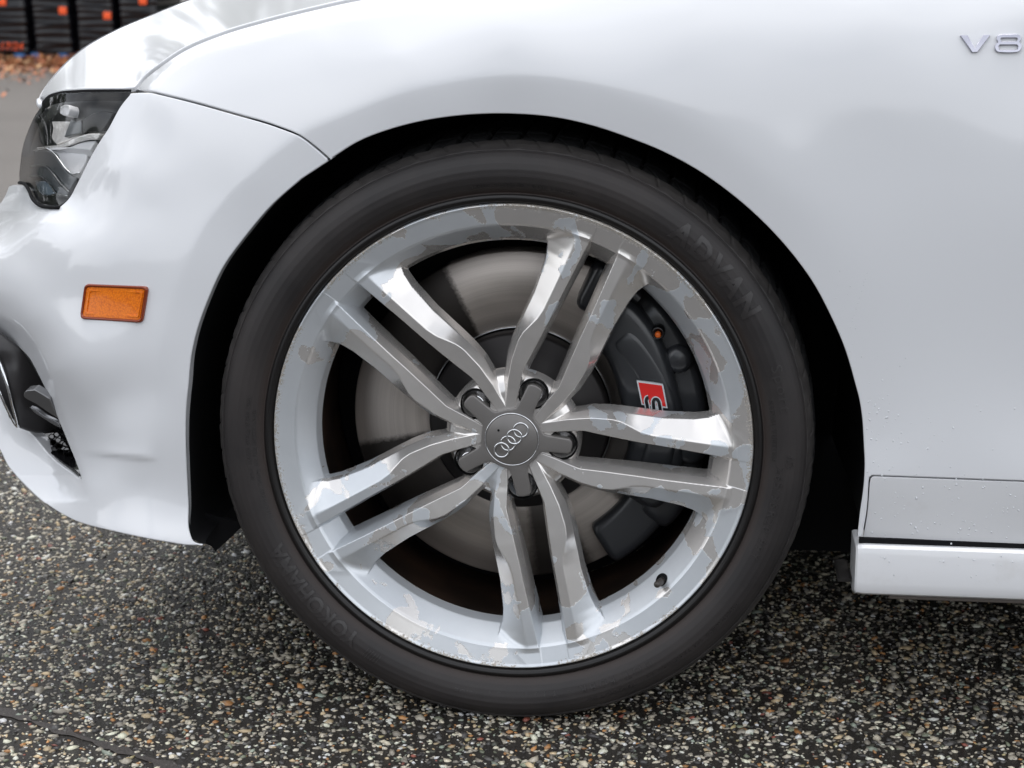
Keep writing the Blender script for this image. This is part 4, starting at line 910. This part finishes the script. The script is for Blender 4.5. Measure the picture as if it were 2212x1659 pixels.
# S badge on the caliper
sb = empty('caliper_badge', (0, 0, 0), car)
Z5 = lambda pts: [((1550+x/8.296)*.8508, (900+y/8.296)*.8508) for x, y in pts]
cst = lambda y: (lambda U, V: y+0*np.asarray(U, float))
panel('badge_border', np.array(Z5([(548, 548), (1105, 625), (1207, 1135), (655, 1062)])), cst(.0625), WHITE, sb, step=5, rnd=.0002, lip=.004)
panel('red_field', np.array(Z5([(588, 590), (1080, 655), (1170, 1098), (680, 1038)])), cst(.0620), RED, sb, step=5, rnd=.0002, lip=.001)
def stroke(pts, wd, y, m, name):
    c = catmull(Z5(pts), 1.5); tg = np.gradient(c, axis=0); tg /= np.linalg.norm(tg, axis=1, keepdims=True); nn = np.stack([-tg[:, 1], tg[:, 0]], 1)
    L_ = c+nn*wd/2; R__ = c-nn*wd/2; V = np.vstack([P(L_[:, 0], L_[:, 1], y), P(R__[:, 0], R__[:, 1], y), P(L_[:, 0], L_[:, 1], y+.0012), P(R__[:, 0], R__[:, 1], y+.0012)])
    n = len(c); f = [(i, i+1, n+i+1, n+i) for i in range(n-1)]+[(i, i+1, 2*n+i+1, 2*n+i) for i in range(n-1)]+[(n+i, n+i+1, 3*n+i+1, 3*n+i) for i in range(n-1)]
    mesh_obj(name, V, f, m, sb, smooth=False)
S1 = [(800, 905), (770, 915), (755, 960), (775, 1080), (800, 1260), (830, 1400)]
S2 = [(935, 1450), (925, 1240), (905, 1050), (905, 980), (935, 940), (975, 945), (1010, 985), (1035, 1080), (1065, 1260), (1090, 1450)]
S3 = [(860, 1060), (885, 1240), (900, 1420)]; S4 = [(975, 1100), (1000, 1250), (1020, 1440)]
for s_ in (S1, S2): stroke(s_, 11.5, .0615, WHITE, 'letter_outline')
for s_ in (S3, S4): stroke(s_, 2.0, .0612, WHITE, 'letter_outline')
for s_ in (S1, S2): stroke(s_, 6.6, .0609, BLACKL, 'letter_stroke')

# ================================================================== BACKGROUND
FILM = mat('black_film', (.005, .005, .007), .22, spec=.5)
TAG = mat('orange_tag', (1.0, .13, .03), .6); BLUE = mat('blue_pallet_paint', (.03, .16, .42), .5); WOODD = mat('dark_pallet', (.03, .025, .022), .7)
def far_pt(u, v=128.): return ground(u, v, .03)
stack_tab = [(-52, 57, 'leftmost black film wrapped stack on a pallet, orange numbers written low on it', 4),
             (66, 150, 'black film wrapped stack standing second, orange tag high on its right half', 135),
             (164, 247, 'black film wrapped stack standing third, its orange tag lower than the others', 231),
             (257, 342, 'rightmost black film wrapped stack, half hidden behind the white bonnet', 308)]
for i, (ua, ub, lab, ut) in enumerate(stack_tab):
    a, b = far_pt(ua), far_pt(ub); y0 = a[1]; cx = (a[0]+b[0])/2; wd = b[0]-a[0]; H = .92
    root = empty('wrapped_stack', (cx, y0, 0)); root['label'] = lab; root['category'] = 'wrapped stack'; root['group'] = 'black wrapped stacks in a row behind the car'
    nz, nx = 150, 60; rr = np.random.default_rng(20+i)
    zz = np.linspace(0, 1, nz); per = []
    pts = rrect(-wd/2, 0, wd/2, .7, .045, 5); pts = catmull(pts+[pts[0]], .008*1.0)[:-1]; n = len(pts)
    cum = np.r_[0, np.cumsum(np.linalg.norm(np.diff(pts, axis=0), axis=1))]
    folds = []
    z = .02
    while z < .92: folds.append((z, rr.uniform(.5, 1.), rr.uniform(0, 6.3), rr.uniform(.5, 1.2))); z += rr.uniform(.036, .060)
    V = []
    for z in zz:
        h = z*H+.08
        lean = .03*(1-z)*(1 if i < 2 else .4)
        q = np.array(pts); d = np.zeros(n)
        for (fz, am, phs, fr) in folds:
            zc = fz*1.0+.010*np.sin(q[:, 0]*9*fr+phs)
            side_ = .35+.65*np.abs(np.sin(q[:, 0]*4.2/wd*.5+phs*1.7))
            d += am*.011*side_*np.exp(-((z-zc)/.016)**2)
        c = q.mean(0); nn = np.stack([np.gradient(q[:, 1]), -np.gradient(q[:, 0])], 1); nn /= np.linalg.norm(nn, axis=1, keepdims=True)+1e-9
        o = q+nn*d[:, None]; V += [(x+lean, y, h) for x, y in o]
    V = np.array(V); f = [list(x) for x in grid_faces(nz, n, True)]+[[(nz-1)*n+k for k in range(n)]]
    mesh_obj('film_wrap', V, f, FILM, root)
    t = P(float(ut), [4., 23., 34., 2.][i], y0-.02)-np.array([cx, y0, 0])
    bevel_box('tag', (t[0]-.029, -.022, t[2]-.027), (t[0]+.029, -.010, t[2]+.027), TAG, root, .004)
    for k in range(3):
        x = -wd/2+.04+k*(wd-.08)/2
        bevel_box('pallet_foot', (x-.035, .0, 0), (x+.035, .68, .075), BLUE if k != 1 else WOODD, root, .003)
    bevel_box('pallet_deck', (-wd/2+.01, .03, .075), (wd/2-.01, .68, .095), WOODD, root, .003)
    if i == 0:
        cu = bpy.data.curves.new('n', 'FONT'); cu.body = '17/24'; cu.size = .080; cu.extrude = .002; cu.offset = -.0005; cu.shear = .15
        tmp = bpy.data.objects.new('n', cu); me = bpy.data.meshes.new_from_object(tmp); bpy.data.objects.remove(tmp); me.materials.append(TAG)
        o = bpy.data.objects.new('painted_number', me); COL.objects.link(o); o.parent = root; q = P(4., 108., y0-.02)-np.array([cx, y0, 0]); o.location = (q[0]-.02, -.016, q[2]); o.rotation_euler = (math.radians(90), 0, 0)
# fallen leaves along the foot of the stacks
def leaves():
    n = 8500; a, b = far_pt(-200.), far_pt(700.); y0 = a[1]
    x = rng.uniform(a[0]-.5, b[0], n); dy = -rng.exponential(.42, n)-(.0)+rng.uniform(0, .25, n); y = y0+.05+dy; s = rng.uniform(.012, .030, n)
    t = rng.uniform(0, 6.28, n); tx, ty = rng.normal(0, .5, n), rng.normal(0, .5, n); base = np.array([(-1, 0, 0), (-.3, -.5, .1), (.6, -.35, .12), (1, 0, .0), (.6, .35, .12), (-.3, .5, .1)])
    V = base[None]*s[:, None, None]; X = V[..., 0]*np.cos(t)[:, None]-V[..., 1]*np.sin(t)[:, None]; Y = V[..., 0]*np.sin(t)[:, None]+V[..., 1]*np.cos(t)[:, None]
    pile = np.clip(1+dy/.5, 0, 1)*.05
    Zz = V[..., 2]+X*tx[:, None]*.6+Y*ty[:, None]*.6; Zz = Zz-Zz.min(1)[:, None]+.004+(rng.uniform(0, 1, n)*pile)[:, None]
    V = np.stack([X+x[:, None], Y+y[:, None], Zz], -1).reshape(-1, 3); f = np.arange(n*6).reshape(n, 6)
    pal = np.array([(.42, .14, .05), (.30, .10, .04), (.50, .22, .09), (.22, .09, .05), (.55, .33, .17)]); col = pal[rng.integers(0, 5, n)]*rng.uniform(.7, 1.2, (n, 1))
    m = mat('dry_leaves', (.4, .15, .05), .55); q = NB(m); q.l(q.n('ShaderNodeAttribute', attribute_name='leaf_colour').outputs[0], q.b.inputs['Base Color'])
    o = mesh_obj('leaf_litter', V, f, m, smooth=False); ca = o.data.color_attributes.new('leaf_colour', 'FLOAT_COLOR', 'POINT'); cc = np.ones((n*6, 4)); cc[:, :3] = np.repeat(col, 6, 0); ca.data.foreach_set('color', cc.ravel())
    o['kind'] = 'stuff'; o['label'] = 'strip of brown fallen leaves along the foot of the black stacks'; o['category'] = 'leaves'
leaves()

# the belt of trees that closes in the car park on every side
def treeline():
    r_ = np.random.default_rng(3); quads = []; cols = []
    ang = r_.uniform(0, 2*math.pi, 900)
    C_ = []
    for k in range(150):
        a = 2*math.pi*k/150+r_.uniform(-.02, .02); rad = r_.uniform(17, 23); H = r_.uniform(2.6, 6.2)*(1. if math.sin(a) > -.15 else .30)*(1+.25*math.sin(a*3+1)); wd = r_.uniform(1.0, 2.0)
        x, y = rad*math.cos(a), rad*math.sin(a)+1.0
        n = 330; zz = r_.uniform(0, 1, n)**.8; w_ = wd*np.sqrt(np.clip(1-(zz-.35)**2/.45, .03, 1)); t = r_.uniform(0, 6.283, n); q = np.sqrt(r_.uniform(.25, 1, n))
        C_.append(np.stack([x+w_*q*np.cos(t), y+w_*q*np.sin(t), zz*H+.1], 1))
    Cc = np.vstack(C_); n = len(Cc); s = r_.uniform(.16, .38, n)
    e1 = r_.normal(0, 1, (n, 3)); e1 /= np.linalg.norm(e1, axis=1, keepdims=True); e2 = np.cross(e1, r_.normal(0, 1, (n, 3))); e2 /= np.linalg.norm(e2, axis=1, keepdims=True)
    V = np.stack([Cc-e1*s[:, None], Cc-e2*s[:, None]*.6, Cc+e1*s[:, None], Cc+e2*s[:, None]*.6], 1).reshape(-1, 3)
    m = mat('tree_leaves', (.035, .06, .02), .6); q = NB(m); q.l(q.ramp(q.noise(q.pos(), .9, 4, .6), [(.3, (.030, .045, .020)), (.7, (.12, .145, .070))]), q.b.inputs['Base Color'])
    o = mesh_obj('treeline', V, np.arange(n*4).reshape(n, 4), m, smooth=False); o['kind'] = 'stuff'; o['label'] = 'dark leafy trees closing in the far edge of the car park'; o['category'] = 'trees'
treeline()
